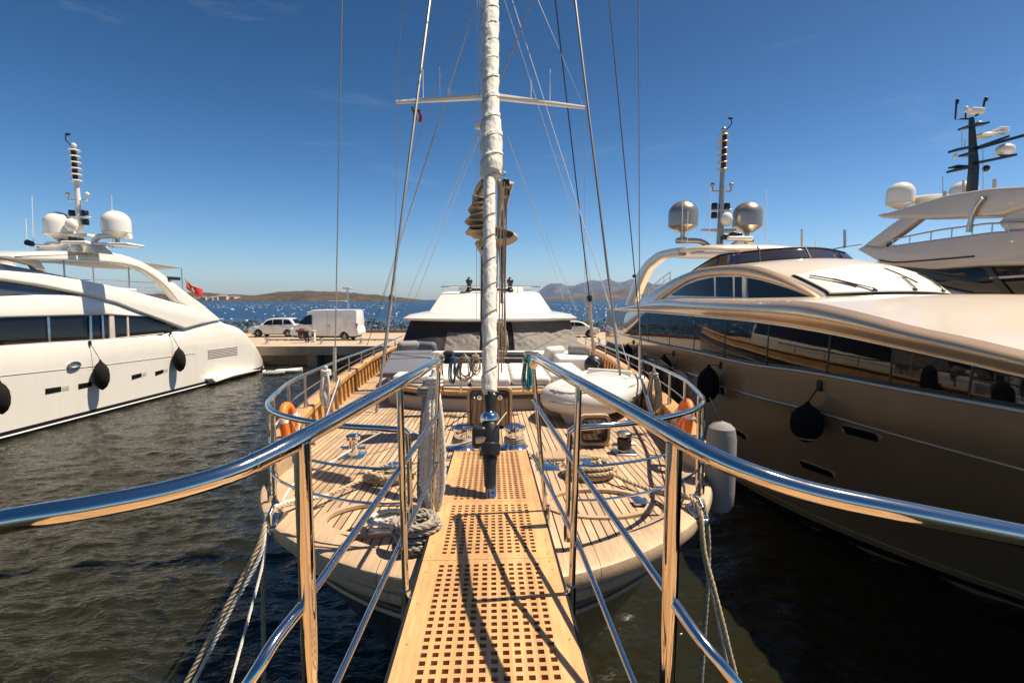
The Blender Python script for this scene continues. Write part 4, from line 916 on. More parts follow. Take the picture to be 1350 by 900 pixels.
line(PY(668, 543, 3.5), PY(655, 560, 3.3), .004, 'rope_tan', 'furling_line'); line(PY(530, 605, 4), PY(622, 540, 3.4), .004, 'rope_black', 'furling_line'); line(PY(565, 562, 4), PY(622, 560, 3.4), .004, 'rope_black', 'furling_line')
# clew ropes and blocks on the right of the sail
for i, (u0, u1) in enumerate(((657, 653), (661, 657), (665, 661), (668, 664), (663, 667))): line(PY(u0, 232+4*i, 4.35), PY(u1, 515-12*i, 4.8), .0075, ('rope_tan', 'rope_white', 'rope_tan', 'rope_grey', 'rope_white')[i], 'sheet')
bk = MB()
for v in (240, 252): bk.rbox(tuple(PY(665, v+6, 4.4)-np.array([.016, .02, 0])), tuple(PY(670, v-4, 4.4)+np.array([.012, .02, 0])), .01)
bk.build('sheet_block', M_['black'], boat)
MB().tube([PY(644+17*math.cos(t)+6, 229+4*math.sin(t), 4.4) for t in np.linspace(0, 6.28, 20)], .005, 6).build('clew_ring', M_['steel_dull'], boat)
# bunched staysail cloth behind
st_ = []
def fold_pile():
    Y = 5.6; Z2 = [(650, 231), (634, 243), (624, 256), (622, 264), (636, 266), (640, 270), (622, 273), (617, 279), (628, 283), (648, 285), (630, 286), (614, 289), (613, 294), (630, 297), (650, 297), (634, 301), (616, 303), (615, 308), (632, 309), (652, 305), (668, 307), (682, 311), (678, 317), (662, 321), (640, 316), (627, 322), (631, 331), (640, 341), (643, 352)]
    P = smooth_path([np.array((u, v, 0)) for u, v in Z2], 2.2); n = len(P)
    def fn(a, b):
        q = P[int(round(a*(n-1)))]; nzv = mn.noise(Vector((a*14, b*2.2, 3))); u = 645+(q[0]-645)*(1-.35*abs(b-.45)*1.2)+3.2*nzv; v = q[1]+5*(b-.4)+3.0*mn.noise(Vector((a*10, b*3, 9)))
        p = PY(u, v, Y); return (p[0], p[1]+.42*(b-.5)+.04*nzv, p[2])
    a_ = MB().grid(fn, n-1, 18)
    def skirt(s, t): u = lerp(lerp(655, 660, t), lerp(677, 665, min(1, t*3)), s)+1.2*math.sin(t*9+s*3); v = lerp(234+5*s, 400, t); p = PY(u, v, Y+.12); return (p[0], p[1]+.06*math.sin(s*9+t*5), p[2])
    a_.grid(skirt, 18, 40)
    def flap(s, t): u = lerp(640, 622, t)*(1-s)+lerp(652, 636, t)*s; v = lerp(228, 268, t)+s*4; p = PY(u, v, Y-.14); return (p[0], p[1]+.05*math.sin(s*6+t*4), p[2])
    a_.grid(flap, 12, 16)
    return a_.build('bunched_staysail', M_['canvas_tan'], boat, ang=80)
o = fold_pile(); o.modifiers.new('s', 'SOLIDIFY').thickness = .008
MB().tube([(.015, 4.75, 3.22), (.01, 5.8, 5.7), (0, 9.27, 13.5)], .016, 8).build('inner_stay', M_['rope_grey'], boat); MB().lathe([(.05, 0), (.05, .02), (.02, .06), (.018, .16)], (.015, 4.75, 3.24), (0, .43, 1), 12).build('stay_fitting', M_['steel_dull'], boat)
# ---- pedestal rail by the mast with winches, hung ropes
rl = MB(); a = PY(582, 471, 6.75); b = PY(703, 471, 6.75); rl.tube([a, b], .014, 8)
for u in (583, 607, 650, 690, 703): p = PY(u, 471, 6.75); rl.tube([p, (p[0], 6.75, 3.5)], .014, 8)
rl.build('mast_guard', M_['steel'], boat)
for u, m, nm in ((578, 'white', 'left'), (592, 'black', ''), (697, 'steel_dull', '')):
    p = PY(u, 478, 6.75); MB().lathe([(.075, 0), (.08, .02), (.055, .05), (.05, .10), (.08, .13), (.08, .155), (.05, .17)], (p[0], 6.7, p[2]-.0), n=22).build('mast_winch', M_[m], boat)
def hank(cu, v0, v1, wpx, Y, m, n, label, name='hanging_rope', r=.0075, seed=0):
    rnd = random.Random(seed); mb = MB(); t = PY(cu, v0, Y)
    for k in range(n):
        w = wpx*rnd.uniform(.25, 1.15)/2; vb = lerp(v0, v1, rnd.uniform(.8, 1)); j = rnd.uniform(-2, 2)
        pts = [PY(cu+j*.3, v0, Y+rnd.uniform(-.03, .03)), PY(cu-w*.8+j, lerp(v0, vb, .4), Y+rnd.uniform(-.06, .06)), PY(cu-w+j, lerp(v0, vb, .8), Y+rnd.uniform(-.06, .06)), PY(cu+j, vb, Y), PY(cu+w+j, lerp(v0, vb, .78), Y+rnd.uniform(-.06, .06)), PY(cu+w*.8+j, lerp(v0, vb, .35), Y+rnd.uniform(-.06, .06)), PY(cu-j*.3, v0, Y)]
        rope(mb, pts, r, pitch=r*8.5, n=5) if r >= .009 and Y < 5 else mb.tube(smooth_path(pts, .04), r, 6)
    for k in range(3): mb.tube([t+np.array([.045*math.cos(a), .045*math.sin(a), -.05-.022*k]) for a in np.linspace(0, 6.28, 12)], r, 5)
    return top(mb, name, M_[m], label, 'rope')
hank(696, 468, 516, 11, 6.65, 'teal', 10, 'hank of teal rope hanging from the right mast winch', r=.00755, seed=1)
hank(597, 466, 506, 7, 6.65, 'blue', 7, 'short hank of dark blue rope hanging left of the mast', r=.00755, seed=2)
hank(612, 466, 503, 26, 6.65, 'rope_grey', 7, 'loose grey coil hanging on the mast guard beside the blue rope', r=.0075, seed=3)
hank(627, 464, 495, 10, 6.65, 'rope_tan', 5, 'narrow tan coil hanging just left of the furled sail', r=.0075, seed=4)
hank(660, 420, 475, 14, 6.6, 'rope_tan', 8, 'tan halyard tails bunched right of the furled sail', r=.0075, seed=5)
hank(572, 487, 690, 26, 3.0, 'rope_white', 6, 'thick bundle of white mooring rope hanging inside the left handrail post', r=.0145, seed=6)
hank(561, 500, 700, 22, 3.15, 'rope_grey', 4, 'darker grey rope bundle hanging behind the white one at the left post', r=.014, seed=7)
# coils on deck
def coil(cx, cy, z, r0, r1, turns, layers, rr, seed, tail=None):
    rnd = random.Random(seed); pts = []
    for l in range(layers):
        for k in range(int(turns*10)):
            a = 2*math.pi*k/10+l*.7; r = lerp(r0, r1, (k/(turns*10)) if l % 2 == 0 else 1-k/(turns*10))+rnd.uniform(-.012, .012)
            pts.append((cx+r*math.cos(a)*1.15, cy+r*math.sin(a), z+rr+l*rr*1.9+rnd.uniform(0, .012)))
    if tail: pts += tail
    return pts
FLx = 1.46
def end_to(u, v, Y): return tuple(PY(u, v, Y))
dzb = lambda y: dz_(y)+.05
tl = [(-.98, 3.92, dzb(3.9)+.05), (-1.2, 3.62, dzb(3.6)+.03), (-1.36, 3.3, 3.40), (-1.415, 3.15, 3.43), (-1.435, 3.08, 3.39), end_to(338, 726, 3.0)]
def end_to(u, v, Y): return tuple(PY(u, v, Y))
c1 = coil(-.86, 4.08, 3.28, .19, .12, 2, 2, .021, 1, tl+[end_to(290, 815, 2.88), end_to(245, 900, 2.78), end_to(130, 1110, 2.55)])
top(rope(MB(), c1, .0165, n=6), 'mooring_rope', M_['rope_tan'], 'thick tan rope coiled on the left foredeck and led over the left bow', 'rope')
m_ = rope(MB(), [(-1.2, 3.55, 3.35), (-1.38, 3.26, 3.43), (-1.43, 3.12, 3.43), (-1.44, 3.06, 3.36), end_to(343, 732, 3.0), end_to(302, 808, 2.9), end_to(255, 900, 2.8), end_to(180, 1050, 2.7)], .013); top(m_, 'mooring_rope', M_['rope_white'], 'thin white rope running down from the left bow, lowest of the left ropes', 'rope')
m_ = rope(MB(), [(-1.43, 3.10, 3.42), (-1.44, 3.06, 3.36), end_to(347, 740, 2.98), end_to(303, 905, 2.6), end_to(280, 1000, 2.5)], .009); top(m_, 'mooring_rope', M_['rope_white'], 'slim pale rope slanting down to the right of the thick left bow rope', 'rope')
m_ = rope(MB(), [(-1.41, 3.13, 3.43), (-1.45, 3.09, 3.38), end_to(347, 760, 3.08), end_to(348, 905, 3.1), end_to(350, 1100, 3.05)], .017); top(m_, 'mooring_rope', M_['rope_grey'], 'dark wet rope dropping straight down from the left bow', 'rope')
tr = [(1.0, 3.95, dzb(3.9)+.05), (1.22, 3.6, dzb(3.6)+.03), (1.36, 3.3, 3.42), (1.40, 3.14, 3.43), (1.40, 3.06, 3.38), end_to(929, 728, 3.0)]
c2 = coil(.87, 4.08, 3.28, .19, .12, 2, 3, .021, 2, tr+[end_to(945, 790, 2.93), end_to(972, 900, 2.85), end_to(1000, 1020, 2.78)])
top(rope(MB(), c2, .0165, n=6), 'mooring_rope', M_['rope_tan'], 'thick tan rope coiled on the right foredeck and led down over the right bow', 'rope')
m_ = rope(MB(), [(1.1, 3.85, 3.32), (1.3, 3.5, 3.34), (1.38, 3.24, 3.42), (1.43, 3.15, 3.45), (1.44, 3.09, 3.40), end_to(934, 740, 3.06), end_to(924, 905, 3.04), end_to(918, 1050, 3.0)], .017); top(m_, 'mooring_rope', M_['rope_grey'], 'second rope over the right bow, hanging inside the tan one', 'rope')
m_ = rope(MB(), [(1.41, 3.12, 3.43), (1.41, 3.06, 3.38), end_to(925, 720, 3.02), end_to(945, 812, 2.93), end_to(966, 905, 2.87), end_to(985, 990, 2.82)], .008); top(m_, 'mooring_rope', M_['rope_white'], 'thin pale line between the two heavy ropes at the right bow', 'rope')
c3 = coil(-.42, 2.72, 3.36, .12, .06, 2, 5, .02, 5); top(rope(MB(), c3, .018, n=5), 'rope_heap', M_['rope_grey'], 'heap of dark grey rope on deck at the left foot of the walkway', 'rope')
c3 = coil(-.62, 3.02, 3.36, .13, .10, 1.6, 2, .017, 6); top(rope(MB(), c3, .014, n=5), 'rope_heap', M_['rope_white'], 'small ring of pale rope just left of the dark rope heap', 'rope')
m_ = rope(MB(), [(-1.36, 4.72, 3.36), (-1.0, 4.95, 3.5), (-.9, 5.1, 3.45), (-.45, 4.75, 3.36), (-.1, 4.85, 3.40)], .009); top(m_, 'bow_line', M_['rope_white'], 'thin white line from the chrome bitt across the left foredeck', 'rope')
m_ = rope(MB(), [(-1.36, 4.70, 3.34), (-1.5, 4.3, 3.31), (-1.58, 3.9, 3.32), (-1.5, 3.5, 3.36), (-1.42, 3.3, 3.42)], .010); top(m_, 'bow_line', M_['rope_white'], 'white line from the chrome bitt forward along the left rim', 'rope')
# thin trip line
m_ = MB().tube(smooth_path([PY(397, 620, 4.2)*0+np.array([-1.0, 6.2, 3.22]), (-.98, 5.4, 3.24), (-.95, 5.05, 3.26)], .1), .006, 6); top(m_, 'bow_line', M_['rope_white'], 'thin white line lying straight along the left foredeck planks', 'rope')
# hanging rope on the rails left and right aft
hank(430, 483, 540, 14, 5.7, 'rope_white', 7, 'white rope hank tied on the left pulpit rail', r=.014, seed=9)
hank(862, 487, 545, 16, 5.6, 'rope_grey', 7, 'grey rope hank tied on the right guard rail', r=.013, seed=10)
MB().tube([PY(447, 500, 5.7), PY(428, 556, 5.3)], .02, 8).build('turnbuckle', M_['steel_dull'], boat)
MB().tube([PY(846, 500, 5.7), PY(862, 556, 5.3)], .02, 8).build('turnbuckle', M_['steel_dull'], boat)
# life rings (horseshoes) clipped inside the pulpit
for sgn, u, lab in ((-1, 381, 'orange horseshoe lifebuoy strapped to the left pulpit rail'), (1, 905, 'orange horseshoe lifebuoy strapped to the right pulpit rail')):
    c = np.array([sgn*1.79, 4.32, 3.74]); t = thing('lifebuoy', (c[0], c[1], 3.5), lab, 'lifebuoy')
    pts = [c+np.array([-sgn*.05+0*a, .16*math.sin(a)*1.0, .17*math.cos(a) if abs(a) < 1.6 else -.28*(abs(a)-1.5)/1.0]) for a in np.linspace(-2.35, 2.35, 22)]
    pts = [c+np.array([sgn*.02*math.cos(a), (.10*math.sin(a)) if abs(a) < 1.57 else .10*np.sign(a)*(1-.25*(abs(a)-1.57)), (.12*math.cos(a)) if abs(a) < 1.57 else -.26*(abs(a)-1.57)]) for a in np.linspace(-2.5, 2.5, 26)]
    MB().tube(pts, [.02]+[.038]*24+[.02], 12).build('ring', M_['orange'], t)
    for k in (5, 20): p = pts[k]; MB().tube([p+np.array([0, -.0, .03]), p-np.array([0, 0, .012])], .0405, 12).build('strap', M_['whitecloth'], t)
    MB().tube(smooth_path([pts[6]+np.array([-sgn*.06, 0, 0]), c+np.array([-sgn*.08, 0, -.12]), pts[19]+np.array([-sgn*.06, 0, 0])], .03), .006, 5).build('grab_line', M_['rope_white'], t)
# big grey fender at the right bow and black ones
fd = thing('bow_fender', (1.93, 3.95, 2.9), 'large grey cloth-covered fender hanging outside the right bow', 'fender')
p = PY(952, 616, 3.75); z0, z1 = PY(952, 672, 3.75)[2], PY(952, 560, 3.75)[2]
MB().lathe([(.04, -.02), (.085, .0), (.108, .05), (.115, .15), (.115, z1-z0-.12), (.10, z1-z0-.03), (.07, z1-z0), (.02, z1-z0+.02)], (p[0], 3.78, z0), n=28).build('body', M_['fender_grey'], fd)
MB().tube([(p[0], 3.78, z1), (p[0]-.05, 3.8, z1+.1), (1.80, 3.86, 4.0)], .006, 6).build('lanyard', M_['rope_black'], fd)
for y, lab in ((6.4, 'black covered fender tucked outside the right rail by the lifebuoy'), (7.6, 'black fender between the hulls, second back from the right lifebuoy'), (9.0, 'black fender between the hulls, farthest aft along the right rail')):
    x = XG(y)+.22; t = thing('side_fender', (x, y, 2.6), lab, 'fender', 'black fenders on the right rail')
    MB().lathe([(.03, 0), (.14, .05), (.17, .2), (.17, .75), (.14, .92), (.04, 1.0)], (x, y, 2.85), n=20).build('body', M_['blackcloth'], t); MB().tube([(x, y, 3.83), (x-.2, y, 3.95)], .008, 6).build('lanyard', M_['rope_black'], t)
# ---- dinghy on the right foredeck
dg = thing('rigid_inflatable_dinghy', (1.3, 7.2, 3.2), 'white rigid inflatable dinghy stowed on chocks on the right foredeck', 'dinghy')
def dxf(mb): return mb.xf(Matrix.Translation((1.46, 6.85, 3.46)) @ Matrix.Rotation(R(-30), 4, 'Z') @ Matrix.Scale(.86, 4))
U = smooth_path([(-.48, 1.3, 0), (-.50, .3, .0), (-.46, -.5, .02), (-.30, -.92, .05), (0, -1.08, .07), (.30, -.92, .05), (.46, -.5, .02), (.50, .3, 0), (.48, 1.3, 0)], .07)
dxf(MB().tube(U, [.10]+[.2]*(len(U)-2)+[.10], 20)).build('tube', M_['inflatable'], dg)
hl = MB(); rs = []
for y in np.linspace(-1.05, 1.2, 16):
    w = .46*math.sqrt(max(0, 1-((-.0+max(0, -y))/1.12)**2.2))+.02; k = .34*(1-.5*max(0, -y-.3)/.8)
    rs.append([(-w, y, -.02), (-w*.8, y, -.15), (-w*.35, y, -.24-k*.12), (0, y, -.26-k*.2), (w*.35, y, -.24-k*.12), (w*.8, y, -.15), (w, y, -.02)])
hl.rings(rs, True, True, False); dxf(hl).build('hull', M_['beige'], dg)
US = [np.array(p)+np.array([p[0], p[1]-.2, 0])/np.linalg.norm([p[0], p[1]-.2])*.198*np.array([1, 1, 0]) for p in U[3:-3]]
dxf(MB().tube(US, .018, 8)).build('rubbing_strake', M_['inflatable_grey'], dg)
UT = [np.array(p)+np.array([p[0], p[1]-.2, 0])/np.linalg.norm([p[0], p[1]-.2])*.14+np.array([0, 0, .155+.01*math.sin(i*1.2)]) for i, p in enumerate(U[5:-5])]
dxf(MB().tube(UT, .007, 5)).build('grab_line', M_['rope_grey'], dg)
dxf(MB().rbox((-.42, .95, -.1), (.42, 1.02, .28), .03)).build('transom', M_['white'], dg)
dxf(MB().grid(lambda a, b: ((2*a-1)*.52*math.sqrt(max(.02, 1-max(0, -(lerp(-1.02, 1.15, b)))**2.4/1.06)), lerp(-1.02, 1.15, b), .13+.13*math.sin(math.pi*a)**.8*(1-.2*b)+.012*mn.noise(Vector((a*5, b*9, 1)))), 20, 30)).build('cover', M_['inflatable'], dg)
for y in (6.5, 7.5):
    c = MB().prism([(-.45, -.04, 0), (.45, -.04, 0), (.38, -.04, .12), (0, -.04, .03), (-.38, -.04, .12)], (0, .08, 0)); c.xf(Matrix.Translation((1.28+.4*(y-6.95), y, 3.2)) @ Matrix.Rotation(R(-24), 4, 'Z')); top(c, 'dinghy_chock', M_['cap'], 'wooden chock under the dinghy '+('bow' if y < 7 else 'stern'), 'chock', smooth=False)
bg = MB().ball((1.80, 8.35, 3.66), .16, 18, (1.1, .9, 1.15)); om = thing('outboard_motor', (1.85, 8.35, 3.2), 'black covered outboard motor standing behind the dinghy', 'outboard motor')
bg.build('cowling', M_['black'], om); MB().rbox((1.8, 8.3, 3.15), (1.92, 8.42, 3.6), .03).build('leg', M_['black'], om); MB().tube([(1.78, 8.17, 3.78), (1.86, 8.15, 3.72), (1.82, 8.15, 3.66), (1.88, 8.16, 3.6)], .008, 6).build('cord', M_['rope_white'], om)
# clutter on the left side deck: planks and a gangplank roll
for i, (x, z) in enumerate(((-1.9, 3.2), (-2.02, 3.27))):
    top(MB().rbox((x-.12, 9.0, dz_(9.5)+.02+.07*i), (x+.12, 11.2, dz_(9.5)+.075+.07*i), .01), 'boarding_plank', M_['cap'], ('lower' if i == 0 else 'upper')+' of two bare teak planks stacked on the left side deck', 'plank')
# ================================================================== bronze motor yacht on the right
XA = stab([(-7, 9.5), (-5, 8.6), (-3, 7.6), (0, 6.6), (3, 6.02), (6, 5.83), (9, 5.87), (12, 6.05), (16, 6.35), (20, 6.66), (25, 7.0), (30.5, 7.35)])
OFF = stab([(-6, .16), (0, .17), (6, .17), (11, .17), (15, .17), (19, .16), (24, .14), (28, .1), (31, .08)])
XSF = stab([(9, 9.3), (10.5, 8.75), (12, 8.2), (13.5, 7.75), (16, 7.25), (20, 6.98), (24, 7.1), (30, 7.4)])
XC_ = 10.0
pxA = [(1350, 543), (1183, 513), (1070, 491.7), (990, 480.6), (929, 466.6), (878, 456), (827, 443), (799, 434)]
zA = stab(sorted([(lambda p: (p[1], p[2]))(PF(u, v, lambda y, z: XA(y))) for u, v in pxA]+[(-7, 3.75)]))
pxB = [(1350, 496.7), (1270, 478), (1197, 461.7), (1103, 441.7), (1060, 434), (994.6, 424.6), (948, 420), (910.6, 416.5), (855, 412)]
zB = stab(sorted([(lambda p: (p[1], p[2]))(PF(u, v, lambda y, z: XA(y)+.03)) for u, v in pxB]+[(-7, 4.0)]))
pxC = [(1350, 461.7), (1287, 446.7), (1220, 433), (1137, 412), (1070, 398), (997, 396.7)]
zC = stab(sorted([(lambda p: (p[1], p[2]))(PF(u, v, lambda y, z: XA(y)+OFF(y)+.0)) for u, v in pxC]+[(-7, 4.1), (15, 4.80), (18, 4.84), (22, 4.68), (26, 4.4), (31, 4.2)]))
gy = thing('motor_yacht', (10, 14, 0), 'big bronze motor yacht with champagne top lying along the right side of the sailing yacht', 'motor yacht')
def flare(y, z):
    g = .12+2.15*max(0, (13.2-y)/6)**2.0; g = min(g, XC_+.0-XA(y)-.02) if XC_-XA(y) > .1 else 0
    t = max(0, min(1, 1-z/zA(y))); return g*t**1.7
def fG(y, z):       # outer surface of the bronze hull, right side facing the sailing yacht
    a = zA(y)
    if z <= a: return XA(y)+flare(y, z)
    return XA(y)+.03*(z-a)/max(zB(y)-a, .2)
def gsec(y, part):
    a, b, c = zA(y), zB(y), zC(y)
    hw = lambda x: XC_-(XC_-x)
    if part == 'hull':
        pts = [(fG(y, z), z) for z in np.linspace(-.3, a-.72, 9)]
        kz = a-.70; pts += [(fG(y, kz)-.012, kz+.01)]+[(fG(y, z)-.012, z) for z in np.linspace(kz+.05, a-.02, 7)]+[(XA(y)-.03, a-.005), (XA(y)-.03, a+.03), (XA(y)+.0, a+.045)]
        return pts
    if part == 'side': return [(XA(y)+.015, a+.045), (XA(y)+.045, b)]
    if part == 'shoulder':
        o = OFF(y); pts = [(XA(y)+.03, b-.02), (XA(y)-.005, b), (XA(y)+.0, b+.03)]
        for t in np.linspace(.1, 1, 12): pts.append((XA(y)+.0+(o)*(.15*t+.85*t**12)-.045*math.sin(math.pi*t**1.2), b+.03+(c-b-.03)*t))
        return pts
    if part == 'top':
        x0 = XA(y)+OFF(y); cr = .13
        return [(lerp(x0, XC_, t), c+cr*math.sin(t*math.pi/2)) for t in np.linspace(0, 1, 10)]
Yg = [y for y in np.arange(-6.6, 31.01, .35)]
def gloft(part, name, m, parent, Ysl=None, **k):
    mb = MB()
    for mir in (1, -1):
        rs = [[((x if mir > 0 else 2*XC_-x), y, z) for x, z in gsec(y, part)] for y in (Ysl or Yg)]
        mb.rings(rs, False, False, False)
    return mb.build(name, m, parent, **k)
gh = gloft('hull', 'hull', M_['gold'], gy)
# transom and bow closure
mb = MB(); s = gsec(31, 'hull'); poly = [(x, 31.0, z) for x, z in s]+[(2*XC_-x, 31.0, z) for x, z in s[::-1]]; mb.add(poly, [tuple(range(len(poly)))]); mb.build('transom', M_['gold'], gy)
gs = gloft('side', 'side_band', M_['gold'], gy); gloft('shoulder', 'shoulder', M_['gold'], gy); gt = gloft('top', 'foredeck', M_['gold_top'], gy)
# bright ledge trim below the windows, boot stripe
YL = np.arange(-6, 31, .4)
MB().tube([(XA(y)-.045, y, zA(y)+.012) for y in YL], .022, 8).build('ledge_trim', M_['gold_top'], gh)
MB().tube([(fG(y, zA(y)-.71)-.012, y, zA(y)-.71) for y in YL], .02, 6).build('knuckle_trim', M_['gold'], gh)
MB().rings([[(fG(y, .02)-.006, y, .0), (fG(y, .22)-.006, y, .20), (fG(y, .22)+.02, y, .20)] for y in YL], False, False, False).build('boot_stripe', M_['antifoul'], gh)
MB().rings([[(fG(y, .30)-.006, y, .28), (fG(y, .36)-.006, y, .35), (fG(y, .36)+.02, y, .35)] for y in YL], False, False, False).build('boot_line', M_['gold'], gh)
def patch(poly, f, off, name, m, parent, sx=-1, thick=.02, rim=None, rimr=.012, ny=None):
    """poly in (y, z); laid on surface x = f(y, z), pushed off by off towards sx; triangulated in strips along y"""
    ys = [p[0] for p in poly]; y0, y1 = min(ys), max(ys); n = ny or max(6, int((y1-y0)/.25))
    def span(y):
        zs = []
        for i in range(len(poly)):
            (a, b), (c, d) = poly[i], poly[(i+1) % len(poly)]
            if (a-y)*(c-y) <= 0 and a != c: zs.append(b+(d-b)*(y-a)/(c-a))
        return (min(zs), max(zs)) if zs else None
    mb = MB(); fr, bk = [], []
    for i in range(n+1):
        y = lerp(y0+1e-4, y1-1e-4, i/n); s_ = span(y)
        if not s_: continue
        z0, z1 = s_; k = 5
        zz = [lerp(z0, z1, t) for t in np.linspace(0, 1, k)]
        fr.append([(f(y, z)+sx*off, y, z) for z in zz]+[(f(y, z)+sx*(off-thick), y, z) for z in zz[::-1]])
    mb.rings(fr, True, True); o = mb.build(name, m, parent, ang=50)
    if rim:
        pp = [poly[i] for i in range(len(poly))]; pts = []
        for i in range(len(pp)):
            a, b = pp[i], pp[(i+1) % len(pp)]; k = max(1, int(math.dist(a, b)/.3))
            for j in range(k): y, z = lerp(a[0], b[0], j/k), lerp(a[1], b[1], j/k); pts.append((f(y, z)+sx*off, y, z))
        pts.append(pts[0]); MB().tube(pts, rimr, 6).build('frame', rim, o)
    return o
# main window band: panes between mullions
cuts = [-4.0, -.6, 2.0, 4.05, 5.6, 6.75, 8.1, 10.1, 12.3, 14.6, 17.2, 20.3]
yend = [PF(u, v, fG) for u, v in ((850, 413), (827, 436))]
for i in range(len(cuts)-1):
    a, b = cuts[i]+.02, cuts[i+1]-.02
    ys = np.linspace(a, b, 6)
    patch([(y, zA(y)+.09) for y in ys]+[(y, zB(y)-.02) for y in ys[::-1]], fG, .022, 'window', M_['glass'], gs)
y0_, y1_ = 20.34, yend[1][1]
patch([(y0_, zA(y0_)+.09), (y1_, zA(y1_)+.05), (yend[0][1], zB(yend[0][1])-.03), (y0_, zB(y0_)-.02)], fG, .022, 'window', M_['glass'], gs)
for y in cuts: MB().tube([(fG(y, z)-.014, y, z) for z in np.linspace(zA(y)+.05, zB(y), 5)], .022, 6).build('mullion', M_['black'], gs)
MB().rings([[(XA(y)+.0, y, zA(y)+.045), (XA(y)-.012, y, zA(y)+.06), (XA(y)+.0, y, zA(y)+.10), (XA(y)+.05, y, zA(y)+.10)] for y in np.arange(-5, y1_, .4)], False, False, False).build('window_sill', M_['black'], gs)
# superstructure with its sweeping arch
XS = lambda y: XSF(y)
fS = lambda y, z: XS(y)+.13*(z-4.7)
arch = [(827, 411), (838, 400), (850, 392), (878, 373), (901, 361.7), (929, 353), (957, 350), (990, 351), (1020, 360), (1050, 374), (1075, 388), (1089, 397.5)]
AP = [PF(u, v, fS) for u, v in arch]; zs = stab(sorted([(p[1], p[2]) for p in AP])); yA0 = AP[-1][1]; yA1 = AP[0][1]
def sup(y, s):           # s from 0 (side foot) to 2 (far side foot)
    h = zs(y); foot = min(4.62, h-.05); m = s if s <= 1 else 2-s; xc = XC_; xs_ = fS(y, h)
    crown = .20*min(1, max(0, (h-4.7)/.9)); r = min(.22, (h-foot)*.6)
    if m < .3: t = m/.3; z = lerp(foot, h-r, t); x = fS(y, z)
    elif m < .5: q = (m-.3)/.2*math.pi/2; x = fS(y, h-r)+r*(1-math.cos(q)); z = h-r+r*math.sin(q)
    else: t = (m-.5)/.5; x0 = fS(y, h-r)+r; x = lerp(x0, xc, t); z = h+crown*math.sin(t*math.pi/2)
    if s > 1: x = 2*xc-x
    fw = max(0, min(1, (16.5-y)/4.5)); fw = fw*fw*(3-2*fw)
    q = (x-xc)/(xc-fS(y, h)); yy = y-.75*fw*(max(0, 1-q*q))**.9
    return np.array([x, yy, z])
ss = sorted(set(list(np.linspace(0, .3, 5))+list(np.linspace(.3, .5, 7))+list(np.linspace(.5, 1, 12)))); ss = ss+[2-s for s in ss[-2::-1]]
mb = MB(); mb.rings([[tuple(sup(y, s)) for s in ss] for y in np.linspace(yA0-.02, 24.5, 70)], True, True, False)
su = mb.build('superstructure', M_['gold_top'], gy, ang=45)
# arch band: a raised moulding that runs from the windscreen foot over the window down to the stern
inner = [(845, 424), (857, 413), (871, 398), (885, 387), (910.6, 371), (943, 364), (980.6, 364), (1004, 368.7), (1036.6, 378), (1062, 388), (1085, 398)]
IP = [PF(u, v, fS) for u, v in inner]
AO = smooth_path([np.array(p) for p in AP], .25); 
zin = stab(sorted([(p[1], p[2]) for p in IP]))
def bandring(y):
    zo = zs(y) if y < yA1 else zs(yA1); zi = min(zin(y), zo-.03) if y < IP[0][1] else max(zA(y)+.1, zin(y))
    zi = max(zi, zA(y)-.05) if y > 20 else zi
    w = max(zo-zi, .04); d = .075+.03*w; o = []
    for t in np.linspace(0, 1, 9):
        z = lerp(zi, zo, t); o.append((fS(y, z)-d*math.sin(math.pi*min(t*1.0, 1))**.55-.004, y, z+0*t))
    return o+[(fS(y, zo)+.16, y, zo+.012), (fS(y, zi)+.10, y, zi)]
mb = MB(); mb.rings([bandring(y) for y in np.linspace(yA0+.05, yA1, 80)], True, True); mb.build('arch_band', M_['gold'], gy, ang=50)
# stern quarter under the arch
mb = MB(); mb.rings([[(XA(y)-.02+0*k, y, zA(y)-.03), (XA(y)-.03, y, zA(y)+.1+.45*max(0, (29-y)/5)), (XA(y)+.2, y, zA(y)+.2+.5*max(0, (29-y)/5)), (XA(y)+1.6, y, zA(y)+.2+.5*max(0, (29-y)/5)), (2*XC_-XA(y), y, zA(y)+.2)] for k, y in enumerate(np.linspace(24.0, 31, 12))], True, True, False); mb.build('stern_quarter', M_['gold'], gy)
# upper side windows
def ywin(u, v): p = PF(u, v, fS); return (p[1], p[2])
def uw(us):
    topv = lambda u: np.interp(u, [i[0] for i in inner], [i[1] for i in inner])+1.0
    botv = lambda u: np.interp(u, [880, 892, 980, 1080], [390, 389.5, 392, 397])
    poly = [ywin(u, topv(u)) for u in us]+[ywin(u, botv(u)) for u in us[::-1]]; return poly
for us in ((886, 895, 905, 920, 941.5), (944, 955, 966), (969, 974, 978.5), (985.5, 995, 1004, 1020, 1040, 1060, 1076)): patch(uw(us), fS, .012, 'upper_window', M_['glass'], su, ny=30)
patch(uw((979.5, 981.5, 984.5)), fS, .03, 'window_pillar', M_['gold_top'], su)
